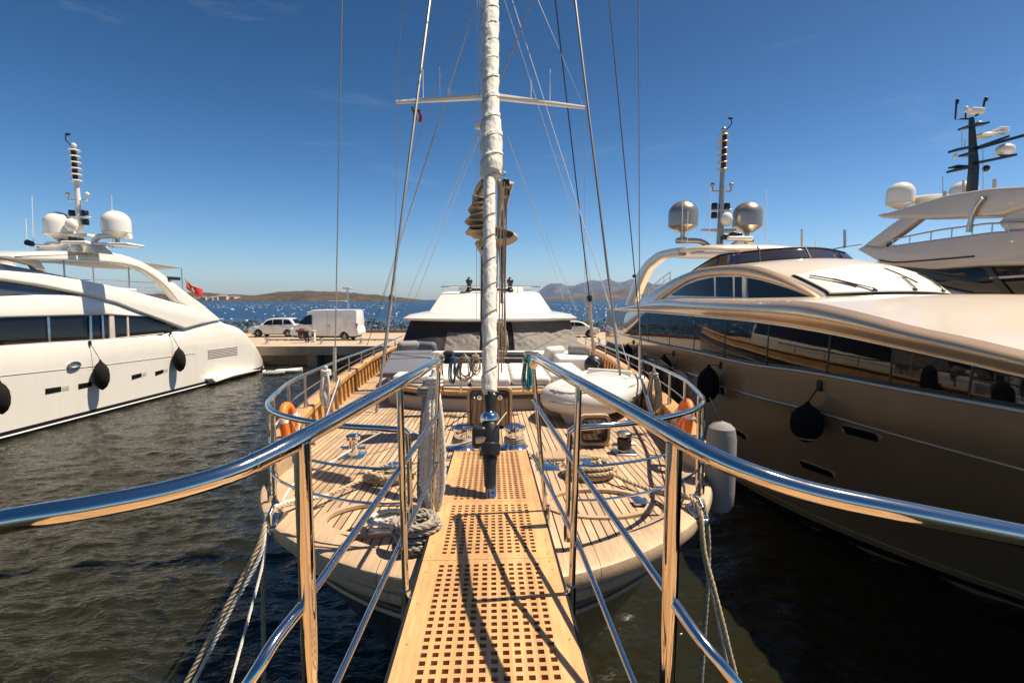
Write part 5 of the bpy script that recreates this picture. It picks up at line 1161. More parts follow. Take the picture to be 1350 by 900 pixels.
# windscreen under its white cover
ys0, ys1 = yA0+.28, None
def ysurf(u, v, X=None): return PF(u, v, fS)[1]
yt = ysurf(1052, 373)+.55
def ws(a, b):
    s = lerp(.50, 1.50, a); lo = yA0+.22; hi = yt+.25*math.sin(math.pi*a); y = lerp(lo, hi, b); p = sup(y, s); return (p[0], p[1]-.010, p[2]+.018)
g = MB().grid(ws, 60, 14); o = g.build('windscreen', M_['glass'], su); o.modifiers.new('s', 'SOLIDIFY').thickness = .004
tc = thing('windscreen_cover', (XC_, 10, 4.9), 'pale fitted cover stretched over the bronze yacht windscreen', 'cover')
wc = mat('pale_screen_cover', (.78, .70, .60), .55, bump=(60, .002), var=(1, .04))
MB().grid(lambda a, b: tuple(np.array(ws(lerp(.012, .988, a), lerp(.03, .97, b)))+np.array([0, -.006, .010])), 60, 14).build('fabric', wc, tc).modifiers.new('s', 'SOLIDIFY').thickness = .004
def wiper(a0, b0, a1, b1, a2, b2, label):
    P = lambda a, b, h=.05: np.array(ws(a, b))+np.array([0, -.03, h]); w = thing('windscreen_wiper', P(a0, b0), label, 'wiper', 'wipers of the bronze yacht')
    MB().tube([P(a0, b0, .02), P(a0, b0, .06), P(a1, b1)], .014, 6).tube([P(a0+.012, b0, .05), P(a1+.006, b1+.02)], .010, 6).build('arm', M_['black'], w)
    MB().tube([P(lerp(a1, a2, t), lerp(b1, b2, t), .045) for t in np.linspace(-1, 1, 6)], .018, 6).build('blade', M_['black'], w)
    MB().lathe([(.05, 0), (.05, .04), (.03, .06)], P(a0, b0, -.0), n=12).build('pivot', M_['black'], w)
wiper(.27, .08, .13, .50, .06, .78, 'long wiper on the left third of the covered yacht windscreen')
wiper(.55, .08, .60, .50, .56, .75, 'wiper in the middle of the covered yacht windscreen')
wiper(.84, .08, .87, .50, .84, .75, 'wiper on the far right of the covered yacht windscreen')
# fly windscreen
def flyp(t):       # path round the flybridge, near side aft -> front -> far side aft
    if t < .4: q = t/.4; y = lerp(19.8, 15.6, q); s = .56
    elif t < .6: q = (t-.4)/.2; s = lerp(.56, 1.44, q); y = 15.6-.5*math.sin(math.pi*q)
    else: q = (t-.6)/.4; y = lerp(15.6, 19.8, q); s = 1.44
    return sup(y, s)
def fly(a, b):
    p = flyp(a); m = min(a, 1-a); h = np.interp(m, [0, .1, .3, .5], [.02, .2, .44, .38]); d = np.array([(XC_-p[0])*.09, .30, 0])*b
    return tuple(p+d+np.array([0, .0, h*b-.01]))
o = MB().grid(fly, 90, 5).build('flybridge_screen', M_['glass_purple'], su, ang=60); o.modifiers.new('s', 'SOLIDIFY').thickness = .02
MB().tube([np.array(fly(a, 1))+np.array([0, 0, .01]) for a in np.linspace(0, 1, 60)], .018, 6).build('screen_rim', M_['black'], o)
for a in (.30, .43, .5, .57, .70): MB().tube([fly(a, 0), fly(a, 1)], .02, 6).build('screen_post', M_['black'], o)
# hardtop: aft arch legs and roof
legO = [(823, 402), (829, 385), (837, 364), (849, 346), (860, 336.5), (870, 331), (894, 326)]
legI = [(833, 404), (840, 385), (852, 358), (862, 348), (873, 340.5), (894, 337)]
XL = 7.25
O = [PX(u, v, XL) for u, v in legO]; I = [PX(u, v, XL) for u, v in legI]
for sgn in (1, -1):
    O2 = smooth_path(O, .3); I2 = smooth_path(I, .3); n = 24; rs = []
    for k in range(n+1):
        a = O2[int(k*(len(O2)-1)/n)]; b = I2[int(k*(len(I2)-1)/n)]; dx = .16; sh = max(0, 25-a[1])*.0
        xx = XL+sh; xo = lambda x: x if sgn > 0 else 2*XC_-x
        c = (a+b)/2
        rs.append([(xo(xx+.04), *a[1:]), (xo(xx), *(a*.8+b*.2)[1:]), (xo(xx), *(a*.2+b*.8)[1:]), (xo(xx+.04), *b[1:]), (xo(xx+.30), *b[1:]), (xo(xx+.34), *c[1:]), (xo(xx+.30), *a[1:])])
    MB().rings(rs, True, True).build('hardtop_leg', M_['gold_top'], gy, ang=50)
zt = O[-1][2]; yt_ = O[-1][1]
def hardtop(name, x0, x1, y0, y1, z, th, m, parent, r=.5, droop=.15, n=36, crown=.12):
    cx, cy = (x0+x1)/2, (y0+y1)/2; hx, hy = (x1-x0)/2, (y1-y0)/2; rs = []
    for (sc, dz) in ((.0, -.55), (.6, -.5), (.93, -.5), (.985, -.35), (1, 0), (.985, .3), (.93, .48), (.6, .5+crown/th*.6), (0, .5+crown/th)):
        ring = []
        for k in range(n):
            a = 2*math.pi*k/n; e = 4.0; ca, sa = math.cos(a), math.sin(a); q = (abs(ca)**e+abs(sa)**e)**(-1/e)
            x = cx+hx*q*ca*sc; y = cy+hy*q*sa*sc; ring.append((x, y, z+dz*th-droop*((y-cy)/hy)**2))
        rs.append(ring)
    return MB().rings(rs).build(name, m, parent, ang=50)
ht = hardtop('hardtop', XL+.02, 11.0, 16.6, yt_+1.6, zt-.15, .16, M_['gold_top'], gy, droop=.10)
MB().rbox((XL+.5, 17.4, zt-.265), (10.5, yt_, zt-.225), .01).build('hardtop_lining', M_['glass_purple'], ht)
for x in (9.2, 10.9): MB().tube([(x, 16.6, zt-.2), (x, 16.2, 5.9)], .035, 8).build('hardtop_strut', M_['steel'], ht)
for k in range(14):
    y = lerp(24.0, 20.0, k/13); 
rl = MB(); P = [(XS(y)+.25, y, zs(y)+.42) for y in np.linspace(yA1-.8, 19.5, 8)]; rl.tube(P, .018, 6); rl.tube([(p[0], p[1], p[2]-.2) for p in P], .010, 6)
for p in P: rl.tube([p, (p[0], p[1], zs(p[1])-.05)], .014, 6)
rl.build('flybridge_rail', M_['steel_dull'], su)
p = PX(835, 366, XL); MB().lathe([(.12, 0), (.15, .03), (.15, .12), (.1, .16)], (XL+.1, p[1], p[2]), n=16).build('search_light', M_['black'], gy)
# domes and radar mast (shared builder)
def dome(c, r, m, parent, base_m):
    d = MB(); pr = [(r*.25, -.98*r), (r*.35, -.95*r), (r*.97, -.52*r), (r, -.45*r)]+[(r*math.cos(R(a)), r*.15+r*math.sin(R(a))*.95) for a in (0, 15, 30, 45, 60, 72, 82, 89.5)]
    pr = [(r*.25, -1.02*r), (r*.35, -1.0*r), (r*.9, -.66*r), (r, -.58*r), (r, .24*r)]+[(r*math.cos(R(a)), r*.24+r*math.sin(R(a))*.92) for a in (15, 30, 45, 60, 72, 82, 89.5)]
    o = d.lathe(pr, c, n=36).build('radar_dome', m, parent); MB().lathe([(r*.45, 0), (r*.4, .06), (r*.16, .1), (r*.16, .3)], (c[0], c[1], c[2]-1.02*r-.28), n=20).build('dome_foot', base_m, o)
    MB().lathe([(r*1.004, -.012), (r*1.008, 0), (r*1.004, .012)], (c[0], c[1], c[2]-.57*r), n=36).build('dome_seam', base_m, o); return o
def radar_mast(x, y, z0, z1, m, parent, wind=1):
    P = MB().tube([(x, y, z0), (x, y, lerp(z0, z1, .5)), (x, y, z1)], [.14, .10, .05], 14).build('radar_mast', m, parent); H = z1-z0
    for k in range(6):
        z = z1-.04*H-k*.056*H
        MB().lathe([(.05, -.03), (.21, -.025), (.22, 0), (.19, .03), (.05, .04)], (x, y, z), n=18).build('light_tier', m, P)
        if k: MB().lathe([(.07, 0), (.09, .03), (.09, .22), (.07, .26)], (x+.01, y-.05, z+.05), n=14).build('navigation_light', M_['black'], P)
    MB().ball((x, y, z1+.03), .10, 12).build('mast_cap', m, P)
    zz = lerp(z0, z1, .50); a = MB(); a.tube([(x-.38, y, zz+.2), (x-.36, y, zz), (x+.36, y, zz), (x+.38, y, zz+.2)], .035, 8); a.ball((x-.38, y, zz+.25), .09, 10).ball((x+.38, y, zz+.25), .09, 10); a.build('gps_bracket', m, P)
    zz = lerp(z0, z1, .34); MB().rbox((x-.42, y-.1, zz), (x+.42, y+.1, zz+.05), .02).build('light_bracket', m, P)
    for sx in (-.27, .24):
        for dz in (.05, -.3): MB().lathe([(.1, 0), (.12, .03), (.12, .2), (.1, .24)], (x+sx, y, zz+dz), n=14).build('navigation_light', M_['black'], P)
    MB().ball((x+.12*wind, y-.25, lerp(z0, z1, .26)), .24, 16, (1, .8, 1.15)).build('small_dome', M_['white'], P)
    zz = lerp(z0, z1, .16); MB().rings([[(x-.75, y-.1, zz+.06), (x+.5, y-.3, zz), (x+.5, y+.3, zz), (x-.75, y+.1, zz+.06)], [(x-.75, y-.1, zz+.11), (x+.5, y-.3, zz+.10), (x+.5, y+.3, zz+.10), (x-.75, y+.1, zz+.11)]], True, True).build('radar_platform', m, P)
    rad_ = MB().rbox((x-.1, y-.9, zz-.42), (x+.9, y-.6, zz-.26), .06).build('radar_scanner', M_['white'], P)
    MB().rbox((x+.25, y-.9, zz-.7), (x+.55, y-.55, zz-.42), .08).build('scanner_motor', M_['white'], rad_)
    for sx, sz in ((.2, -.02), (.42, -.06), (-.12, -.12)): MB().lathe([(.09, 0), (.1, .05), (.1, .3), (.07, .33)], (x+sx, y-.45, zz-.15+sz), (0, -1, 0), 14).build('horn', M_['black'], P)
    MB().tube([(x, y, z1-.1), (x+.3*wind, y, z1+.25), (x+.28*wind, y, z1+.5)], .02, 6).rbox((x+.22*wind-.05, y-.04, z1+.42), (x+.22*wind+.10, y+.04, z1+.5), .01).build('wind_vane', M_['black'], P)
    return P
Yd = 19.2
c1_ = PY(900.6, 287, Yd); c2_ = PY(985.5, 288, Yd); dome(c1_, 18.8/F*Yd, M_['dome_gold'], gy, M_['dome_gold']); dome(c2_, 18.6/F*Yd, M_['dome_gold'], gy, M_['dome_gold'])
m0 = PY(949, 321, Yd); m1 = PY(950, 172, Yd); radar_mast(m0[0], Yd, zt-.1, m1[2], M_['dome_gold'], gy)
for c in (c1_, c2_):
    sx = 1 if c[0] > m0[0] else -1
    MB().tube(smooth_path([(m0[0]+sx*.35, Yd, zt-.05), (m0[0]+sx*.42, Yd, c[2]-1.15), (m0[0]+sx*.8, Yd, c[2]-.92), (c[0], Yd, c[2]-.9), (c[0]+sx*.25, Yd, c[2]-.9)], .1), .11, 12).build('dome_bracket', M_['dome_gold'], gy)
MB().rbox((m0[0]-.7, Yd-.3, zt-.08), (m0[0]+.7, Yd+.3, zt+.12), .06).build('mast_plinth', M_['gold_top'], gy)
for u, v0, v1 in ((899, 323, 268), (906, 323, 278), (935, 320, 248), (1009, 325, 250), (1016, 325, 315), (1057, 328, 302), (1075, 334, 318)):
    y = 17.5; a = PY(u, v0, y); b = PY(u+(1 if u < 1020 else 0), v1, y); MB().tube([a, b], .035 if u == 1057 else .014, 6).build('whip_antenna', M_['white'] if u != 1057 else M_['beige'], gy)
# port lights and hull openings
def slot_at(u0, v0, u1, v1, h, name='hull_port', m=None):
    a = PF(u0, v0, fG); b = PF(u1, v1, fG); c = (a+b)/2; L = math.dist(a[1:], b[1:])/2+.0; r = h/2; n = 10; P = []
    for k in range(n+1): t = R(-90+180*k/n); P.append((L-r+r*math.cos(t), r*math.sin(t)))
    for k in range(n+1): t = R(90+180*k/n); P.append((-(L-r)+r*math.cos(t), r*math.sin(t)))
    d = (b-a)[1:]/np.linalg.norm((b-a)[1:]); ring = lambda s, off: [(fG(c[1]+(p[0]*s)*d[0]-(p[1]*s)*d[1]*-0, c[2]+p[0]*s*d[1]+p[1]*s)-off, c[1]+p[0]*s*d[0], c[2]+p[0]*s*d[1]+p[1]*s) for p in P]
    o = MB().rings([ring(1.06, -.01), ring(1.06, .02), ring(.97, .02), ring(.95, .004)]).build(name+'_rim', M_['gold'], gh)
    MB().rings([ring(.96, -.02), ring(.96, .008)], True, True).build('port_glass', M_['glass'], o, smooth=False)
slot_at(1111, 565, 1160, 578, .15); slot_at(1054, 610, 1100, 627, .15); slot_at(968, 567, 985, 577, .13); slot_at(944, 515, 956, 516, .2)
# fenders of the bronze yacht
def ball_fender(cu, cv, wpx, hpx, tv, surf, m, label, name='ball_fender', sx=-1, group=None, tip=None):
    p = PF(cu, cv, lambda y, z: surf(y, z)+sx*.45); r = wpx/2/F*np.dot(p-CAM, FW)/math.sqrt(1+((cu-675)/F)**2); h = hpx/F*np.dot(p-CAM, FW)
    x = surf(p[1], p[2])+sx*(r+.03); t = thing(name, (x, p[1], p[2]-h/2), label, 'fender', group)
    MB().lathe([(.02, -h*.53), (r*.25, -h*.5), (r*.6, -h*.42), (r*.93, -h*.22), (r, 0), (r*.92, h*.2), (r*.62, h*.37), (r*.25, h*.47), (.04, h*.52), (.03, h*.56)], (x, p[1], p[2]), n=28).build('body', m, t)
    q = PF(cu, tv, surf); q2 = np.array([surf(p[1], q[2])+sx*.03, p[1]-.1, q[2]])
    MB().tube([(x, p[1], p[2]+h*.54), q2], .012, 6).build('lanyard', M_['rope_black'], t)
    if tip: MB().ball((x, p[1], p[2]-h*.36), r*.66, 20, (1.05, 1.05, .45)).build('bare_end', M_['inflatable'], t)
    MB().rbox((q2[0]-.04, q2[1]-.05, q2[2]-.1), (q2[0]+.04, q2[1]+.05, q2[2]+.1), .02).build('hook', M_['black'], t)
ball_fender(1053, 557, 46, 50, 500, fG, M_['blackcloth'], 'big black ball fender hanging on the bronze hull, nearest the camera', tip=True)
ball_fender(927, 506, 30, 46, 473, fG, M_['blackcloth'], 'black fender on the bronze hull just beyond the orange lifebuoy')
ball_fender(871, 489, 24, 40, 459, fG, M_['blackcloth'], 'black fender on the bronze hull, third from the camera')
ball_fender(823, 466, 15, 24, 446, fG, M_['blackcloth'], 'small looking black fender near the bronze yacht stern')

# ================================================================== white motor yacht on the left
a_ = PZ(0, 582, 0); b_ = PZ(276, 508, 0); kx = (b_[0]-a_[0])/(b_[1]-a_[1])
XW = lambda y: a_[0]+kx*(y-a_[1])-.00
stern = lambda y: -.25*max(0, (y-32)/1.5)**2
fL = lambda y, z: XW(y)+stern(y)+.12*max(0, min(z, 2.6))/2.6-.10*max(0, z-2.6)
wy = thing('white_motor_yacht', (a_[0]-3, 24, 0), 'white motor yacht with two domes lying stern-to the quay at the left', 'motor yacht')
YLN = 9.5
def lp_(pts): return [(lambda p: (p[1], p[2]))(PF(u, v, fL)) for u, v in pts]
topL = lp_([(0, 456), (67, 451.6), (138, 447.4), (217, 439), (242, 433), (262, 427), (290, 421), (298, 425), (318, 432), (335, 449), (343, 462), (349, 474)])
zTop = stab([(6, topL[0][1]-.05)]+topL); yst = topL[-1][0]
def lsec(y):
    h = zTop(y); r = min(.35, max(.05, h*.25)) if y > 24 else .10; o = []
    for z in np.linspace(-.2, h-r, 10): o.append((fL(y, z), y, z))
    for a in np.linspace(15, 90, 6): o.append((fL(y, h-r)-r*(1-math.cos(R(a))), y, h-r+r*math.sin(R(a))))
    W = 6.4; cx = fL(20, 1)-W/2
    xin = fL(y, h-r)-r; o.append((lerp(xin, cx, .5), y, h+.04)); o.append((cx, y, h+.06))
    return o, cx
def loft2(fn, Ys, name, m, parent, cap=True):
    mb = MB()
    for mir in (0, 1):
        rs = []
        for y in Ys:
            o, cx = fn(y); rs.append([((2*cx-p[0]) if mir else p[0], p[1], p[2]) for p in o])
        mb.rings(rs, False, False, False)
        if mir == 0: pass
    for y in (Ys[0], Ys[-1]):
        o, cx = fn(y); P = o+[(2*cx-p[0], p[1], p[2]) for p in o[-2::-1]]; mb.add(P, [tuple(range(len(P)))])
    return mb.build(name, m, parent, ang=40)
YsL = list(np.arange(YLN, yst, .4))+[yst]
wh = loft2(lsec, YsL, 'hull', M_['white'], wy)
# bow closure beyond the frame
o, cx = lsec(YLN); 
def bowsec(y):
    t = (YLN-y)/8.0; o, cx = lsec(YLN); q = max(0, 1-t**1.8)
    return [(cx+(p[0]-cx)*q, y+0*t, p[2]+.02*t) for p in o], cx
loft2(bowsec, list(np.linspace(YLN, YLN-7.9, 16)), 'bow', M_['white'], wy)
MB().rings([[(fL(y, .0)+.012, y, -.05), (fL(y, .3)+.012, y, .30), (fL(y, .3)-.02, y, .30)] for y in YsL], False, False, False).build('boot_stripe', M_['antifoul'], wh)
MB().tube([(fL(y, .12)+.03, y, .13) for y in YsL[:-8]], .035, 6).build('boot_line', M_['white'], wh)
ln = lp_([(0, 495.5), (128, 482), (262, 465)]); zl = tab(sorted(ln)); MB().tube([(fL(y, zl(y))+.004, y, zl(y)) for y in np.arange(YLN, ln[-1][0], .5)], .014, 6).build('hull_seam', M_['beige'], wh)
def slabL(px, name, m, parent, depth, off=0, r=.12, f=fL, world=None, mirror=False, ang=40):
    """outline seen on the near side, built as a rounded body of real depth"""
    P = world or lp_(px); n = len(P); A = sum(P[i][0]*P[(i+1) % n][1]-P[(i+1) % n][0]*P[i][1] for i in range(n))
    sg = 1 if A > 0 else -1
    def inset(d):
        out = []
        for i in range(n):
            a, b, c = np.array(P[i-1]), np.array(P[i]), np.array(P[(i+1) % n])
            t1 = (b-a)/(np.linalg.norm(b-a)+1e-9); t2 = (c-b)/(np.linalg.norm(c-b)+1e-9); n1 = np.array([-t1[1], t1[0]])*sg; n2 = np.array([-t2[1], t2[0]])*sg
            k = n1+n2; k = k/max(np.dot(k, k)/2, .35); out.append(b+k*d)
        return out
    rs = []
    for d, e in ((r, 0), (r*.45, r*.12), (r*.12, r*.45), (0, r)): q = inset(d); rs.append([(f(y, z)+off-e, y, z) for y, z in q])
    for d, e in ((0, depth-r), (r*.12, depth-r*.45), (r*.45, depth-r*.12), (r, depth)): q = inset(d); rs.append([(f(y, z)+off-e, y, z) for y, z in q])
    if mirror: rs = [[(2*(fL(20, 1)-3.2)-p[0], p[1], p[2]) for p in r_] for r_ in rs]
    return MB().rings(rs, True, True).build(name, m, parent, ang=ang)
D = 6.2
# dark saloon glass, recessed
saloon = [(-160, 472), (-60, 462), (0, 458), (67, 453), (138, 449), (217, 440.5), (233, 436), (217, 423.5), (194, 414), (141, 414), (0, 418), (-60, 420), (-160, 424)]
sgl = slabL(saloon, 'saloon', M_['glass'], wy, D-.3, off=-.10, r=.01)
for px in ([(66, 452.5), (64, 417.5), (67.5, 417.3), (69, 452.5)], [(120, 449.5), (119.5, 416), (122.5, 416), (124, 449)], [(137, 448.5), (135.5, 415.5), (138, 415.5), (140, 448)], [(147, 448), (146, 415), (152, 415), (154, 447.5)], [(170, 445), (169, 414.5), (171, 414.5), (172.5, 445)]):
    slabL(px, 'window_mullion', M_['beige'] if px[0][0] > 140 else M_['steel_dull'], sgl, .1, off=-.05, r=.005)
MB().tube([(fL(p[0], p[1])-.05, p[0], p[1]) for p in lp_([(-160, 471.5), (0, 456.5), (67, 451.8), (138, 447.7), (217, 439.3)])], .03, 6).build('window_sill', M_['beige'], sgl)
slabL([(-160, 398), (-60, 393.5), (0, 390.6), (50, 388.6), (107, 388.8), (130, 394), (152, 400), (180, 411), (196, 417), (141, 415.2), (0, 419), (-60, 421), (-160, 425)], 'upper_side', M_['white'], wy, D, off=0, r=.08)
slabL([(-160, 366), (-60, 368), (0, 370), (50, 377), (107, 388), (112, 390.5), (50, 390), (0, 392), (-60, 395), (-160, 400)], 'upper_glass', M_['glass_purple'], wy, D-.2, off=-.10, r=.01)
slabL([(-160, 352), (-60, 353), (0, 356), (56, 361), (113, 370), (158, 379.5), (197, 390), (230, 399), (250, 404), (290, 420.7), (262, 428), (242, 433.5), (222, 426), (180, 411), (152, 400), (107, 388.5), (50, 377), (0, 370), (-60, 368), (-160, 366)], 'arch_band', M_['white'], wy, D, off=.10, r=.10)
slabL([(-160, 336), (-60, 341), (0, 345), (60, 357), (118, 369), (112, 371), (56, 362), (0, 357), (-160, 353)], 'flybridge_screen', M_['glass_purple'], wy, D-.5, off=-.25, r=.01)
# hardtop leg (both sides) and roof
leg = [(130, 331), (150, 333.5), (169, 338), (184, 343.5), (197, 350.5), (210, 358), (219.5, 365), (231, 374), (242, 383), (254, 392), (266, 400.5), (289, 420.5), (246, 405), (233.6, 398), (228, 390), (222, 383), (213, 374), (203, 366), (192, 359), (180, 353), (163, 349), (146, 347), (130, 345)]
slabL(leg, 'hardtop_leg', M_['white'], wy, .40, off=.05, r=.10); slabL(leg, 'hardtop_leg', M_['white'], wy, .40, off=.05, r=.10, mirror=True)
roofp = [(12.7, 337.5), (30, 333.5), (56, 331.5), (95, 330.8), (140, 331.5), (163, 336), (170, 341), (146, 347), (100, 343.5), (60, 343), (30, 342), (16, 340.5)]
slabL(roofp, 'hardtop', M_['white'], wy, D, off=.04, r=.08)
slabL([(18, 341), (60, 343), (70, 358), (57, 355), (54, 350)], 'hardtop_leg', M_['beige'], wy, .3, off=-.2, r=.05); slabL([(18, 341), (60, 343), (70, 358), (57, 355), (54, 350)], 'hardtop_leg', M_['beige'], wy, .3, off=-.2, r=.05, mirror=True)
a = PF(200, 346, fL); b = PF(252, 353, fL); aw = MB(); aw.grid(lambda i, j: (a[0]-.3-4.6*i, lerp(a[1]-.6, b[1], j), lerp(a[2]+.02, b[2], j)-.08*math.sin(math.pi*i)), 8, 8)
o = aw.build('awning', M_['beige'], wy); o.modifiers.new('s', 'SOLIDIFY').thickness = .02
for x in (a[0]-.3, a[0]-4.9): MB().tube([(x, b[1], b[2]), (x, b[1], topL[6][1])], .025, 6).build('awning_pole', M_['steel_dull'], wy)
for u, v0, v1 in ((101, 341, 366), (184, 352, 381)): a = PF(u, v0, fL); b = PF(u+1, v1, fL); MB().tube([(a[0]-.5, a[1], a[2]), (b[0]-.5, b[1], b[2]-.2)], .03, 6).build('hardtop_strut', M_['steel_dull'], wy)
rp = lp_([(118, 369), (150, 369.5), (180, 371), (212, 373)]); MB().tube([(fL(*p)-.3, *p) for p in rp], .018, 6).tube([(fL(*p)-.3, p[0], p[1]-.25) for p in rp], .012, 6).build('aft_rail', M_['steel_dull'], wy)
rp = lp_([(165, 383), (190, 384), (232, 385)]); MB().tube([(fL(*p)-.3, *p) for p in rp], .018, 6).build('aft_rail', M_['steel_dull'], wy)
p = PF(228, 367, fL); MB().rbox((p[0]-.25, p[1]-.45, p[2]-.08), (p[0]+.12, p[1]+.45, p[2]+.08), .04).build('side_light', M_['black'], wy)
p = PF(181, 382, fL); MB().rbox((p[0]-1, p[1]-1.2, p[2]-.35), (p[0]-.4, p[1]+.6, p[2]+.08), .1).build('flybridge_seat', M_['cushion'], wy)
Yd = 21.0
for (u, v, r) in ((78, 301, 19.6), (153.5, 299, 19.4)):
    c = PY(u, v, Yd); r_ = r/F*Yd*.80; c[2] += .06; dome(c, r_, M_['white'], wy, M_['beige'])
    MB().rbox((c[0]-.6, Yd-.5, c[2]-r_*1.0-.34), (c[0]+.75, Yd+.5, c[2]-r_*1.0-.24), .04).build('dome_shelf', M_['white'], wy)
m0 = PY(107, 322, Yd); m1 = PY(104.5, 193, Yd); ztop = PY(100, 331, Yd)[2]; radar_mast(m0[0], Yd, ztop-.1, m1[2], M_['white'], wy, -1)
MB().rings([[(m0[0]-1.5, Yd-.5, ztop-.1), (m0[0]+.9, Yd-.5, ztop-.1), (m0[0]+.9, Yd+.5, ztop-.1), (m0[0]-1.5, Yd+.5, ztop-.1)], [(m0[0]-1.0, Yd-.4, ztop+.35), (m0[0]+.6, Yd-.4, ztop+.35), (m0[0]+.6, Yd+.4, ztop+.35), (m0[0]-1.0, Yd+.4, ztop+.35)]], True, True).build('mast_plinth', M_['white'], wy)
MB().tube(smooth_path([(m0[0]+.3, Yd, ztop-.1), (m0[0]+.6, Yd, ztop+.5), (m0[0]+1.1, Yd, ztop+.62), (m0[0]+2.0, Yd, ztop+.62)], .1), .12, 10).build('dome_bracket', M_['white'], wy)
for u, v0, v1 in ((34, 331, 288), (42, 325, 258), (147, 328, 257)): MB().tube([PY(u+2, v0, Yd), PY(u, v1, Yd)], .013, 6).build('whip_antenna', M_['white'], wy)
p = PY(43, 322, Yd); MB().lathe([(.1, 0), (.12, .05), (.12, .25)], p, (0, -1, .2), 12).tube([p, PY(60, 331, Yd)], .03, 6).build('search_light', M_['black'], wy)
# ports, vents, name plate, sponson
def slotL(px, name, m, parent, off=.015):
    return slabL(px, name, m, parent, .06, off=off, r=.012)
for (u, v, w, h, sk) in ((70, 514.5, 21, 8.5, -3), (112, 508, 18, 8, -3), (180, 496, 13, 7, -2), (210, 491, 11, 6.5, -2)):
    slotL([(u-w/2, v-h/2+2), (u+w/2, v-h/2-1), (u+w/2, v+h/2-3), (u-w/2, v+h/2+1)], 'hull_port', M_['glass'], wh)
    slotL([(u+w/2+1, v-h/2-1), (u+w/2+w*.5, v-h/2-3), (u+w/2+w*.5, v+h/2-4.5), (u+w/2+1, v+h/2-3)], 'port_recess', M_['beige'], wh, .006)
c = PF(97, 481.5, fL); MB().tube([(c[0]+.03, c[1]+.26*math.cos(t), c[2]+.12*math.sin(t)) for t in np.linspace(0, 6.283, 24)], .045, 8, False).build('hawse_ring', M_['steel_dull'], wh)
for k in range(6): P = lp_([(lerp(274, 313, q), lerp(461.5+k*2.1, 456.5+k*2.0, q)) for q in np.linspace(0, 1, 9)]); MB().tube([(fL(*q)+.01, *q) for q in P], .022, 6).build('vent_slat', M_['beige'], wh)
sp = lp_([(270, 499), (272, 494.5), (290, 491), (320, 486), (350, 478), (358, 473.5), (363, 474.5), (364, 478), (357, 483), (335, 489), (300, 497), (276, 505)])
slabL(None, 'swim_platform', M_['white'], wy, 6.0, off=.35, r=.09, world=sp)
MB().rbox((fL(31, .5)-5.5, yst-.2, .45), (fL(31, .5)-.3, yst+.7, .62), .05).build('bathing_deck', M_['teak'], wy)
# ensign
c = PF(246, 379, fL); t = thing('ensign', (c[0]-1.5, c[1]+1.2, c[2]-.6), 'red ensign with a white cross at the stern of the white yacht', 'flag')
p0 = PY(244, 369, c[1]+1.2); 
def ens(i, j): u = lerp(244, 266, i)+3*(1-j)*.5; v = lerp(369, 383, i)+lerp(11, 0, j)+2*math.sin(i*5); p = PY(u, v, c[1]+1.2); return (p[0], p[1]+.12*math.sin(i*6+j), p[2])
MB().grid(ens, 14, 8).build('cloth', M_['red'], t).modifiers.new('s', 'SOLIDIFY').thickness = .01
def cross(i0, i1, j0, j1, flare=0): return MB().grid(lambda i, j: tuple(np.array(ens(lerp(i0, i1, i), lerp(j0, j1, j)))+np.array([0, -.03, 0])), 6, 4)
for q in ((.36, .60, .42, .60), (.44, .53, .2, .8), (.30, .66, .46, .55), (.40, .57, .22, .34), (.40, .57, .68, .80)): cross(*q).build('cross_arm', M_['whitecloth'], t)
MB().tube([PY(243, 367, c[1]+1.2), PY(258, 394, c[1]+1.2)], .02, 6).build('staff', M_['wood'], t)
for cu, cv, w, h, tv, lab in ((8, 524, 28, 42, 488, 'black teardrop fender at the left edge, nearest on the white yacht'), (138.5, 494.5, 23, 37, 450, 'middle one of the three black fenders on the white yacht'), (240.5, 474, 17.5, 30, 437, 'black fender nearest the stern of the white yacht')):
    ball_fender(cu, cv, w, h, tv, fL, M_['blackcloth'], lab, sx=1)
# small craft by the quay
jx = PZ(372, 489, 0); t = thing('inflatable_tender', (jx[0], 31.6, 0), 'small grey inflatable tender moored under the quay behind the white yacht', 'tender'); t.scale = (.62,)*3
MB().tube(smooth_path([(jx[0]-.6, 31.0, .22), (jx[0]+.7, 31.0, .24), (jx[0]+1.25, 31.45, .3), (jx[0]+.7, 31.9, .24), (jx[0]-.6, 31.9, .22)], .15), .18, 10).build('tube', M_['inflatable_grey'], t)
MB().rbox((jx[0]-.6, 31.1, .1), (jx[0]+.6, 31.8, .2), .03).build('floor', M_['beige'], t); MB().rbox((jx[0]-.75, 31.1, .1), (jx[0]-.68, 31.8, .5), .02).build('transom', M_['white'], t)
MB().rbox((jx[0]-1.05, 31.3, .25), (jx[0]-.75, 31.6, .75), .08).build('outboard', M_['black'], t)
jx = PZ(392, 487, 0); t = thing('water_scooter', (jx[0], 32.4, 0), 'white and grey water scooter tied up under the quay edge', 'water scooter'); t.scale = (.62,)*3
mb = MB(); rs = []
for y, w, h in ((-1.3, .30, .35), (-.8, .42, .42), (0, .48, .45), (.7, .42, .5), (1.2, .22, .55), (1.45, .04, .58)): rs.append([(jx[0]+y, 32.4-w, .15), (jx[0]+y, 32.4-w*1.05, .3), (jx[0]+y, 32.4-w*.5, h), (jx[0]+y, 32.4+w*.5, h), (jx[0]+y, 32.4+w*1.05, .3), (jx[0]+y, 32.4+w, .15), (jx[0]+y, 32.4, -.1)])
mb.rings(rs, True, True).build('hull', M_['white'], t); MB().rbox((jx[0]-1.1, 32.25, .42), (jx[0]+.1, 32.55, .66), .1).build('saddle', M_['black'], t)
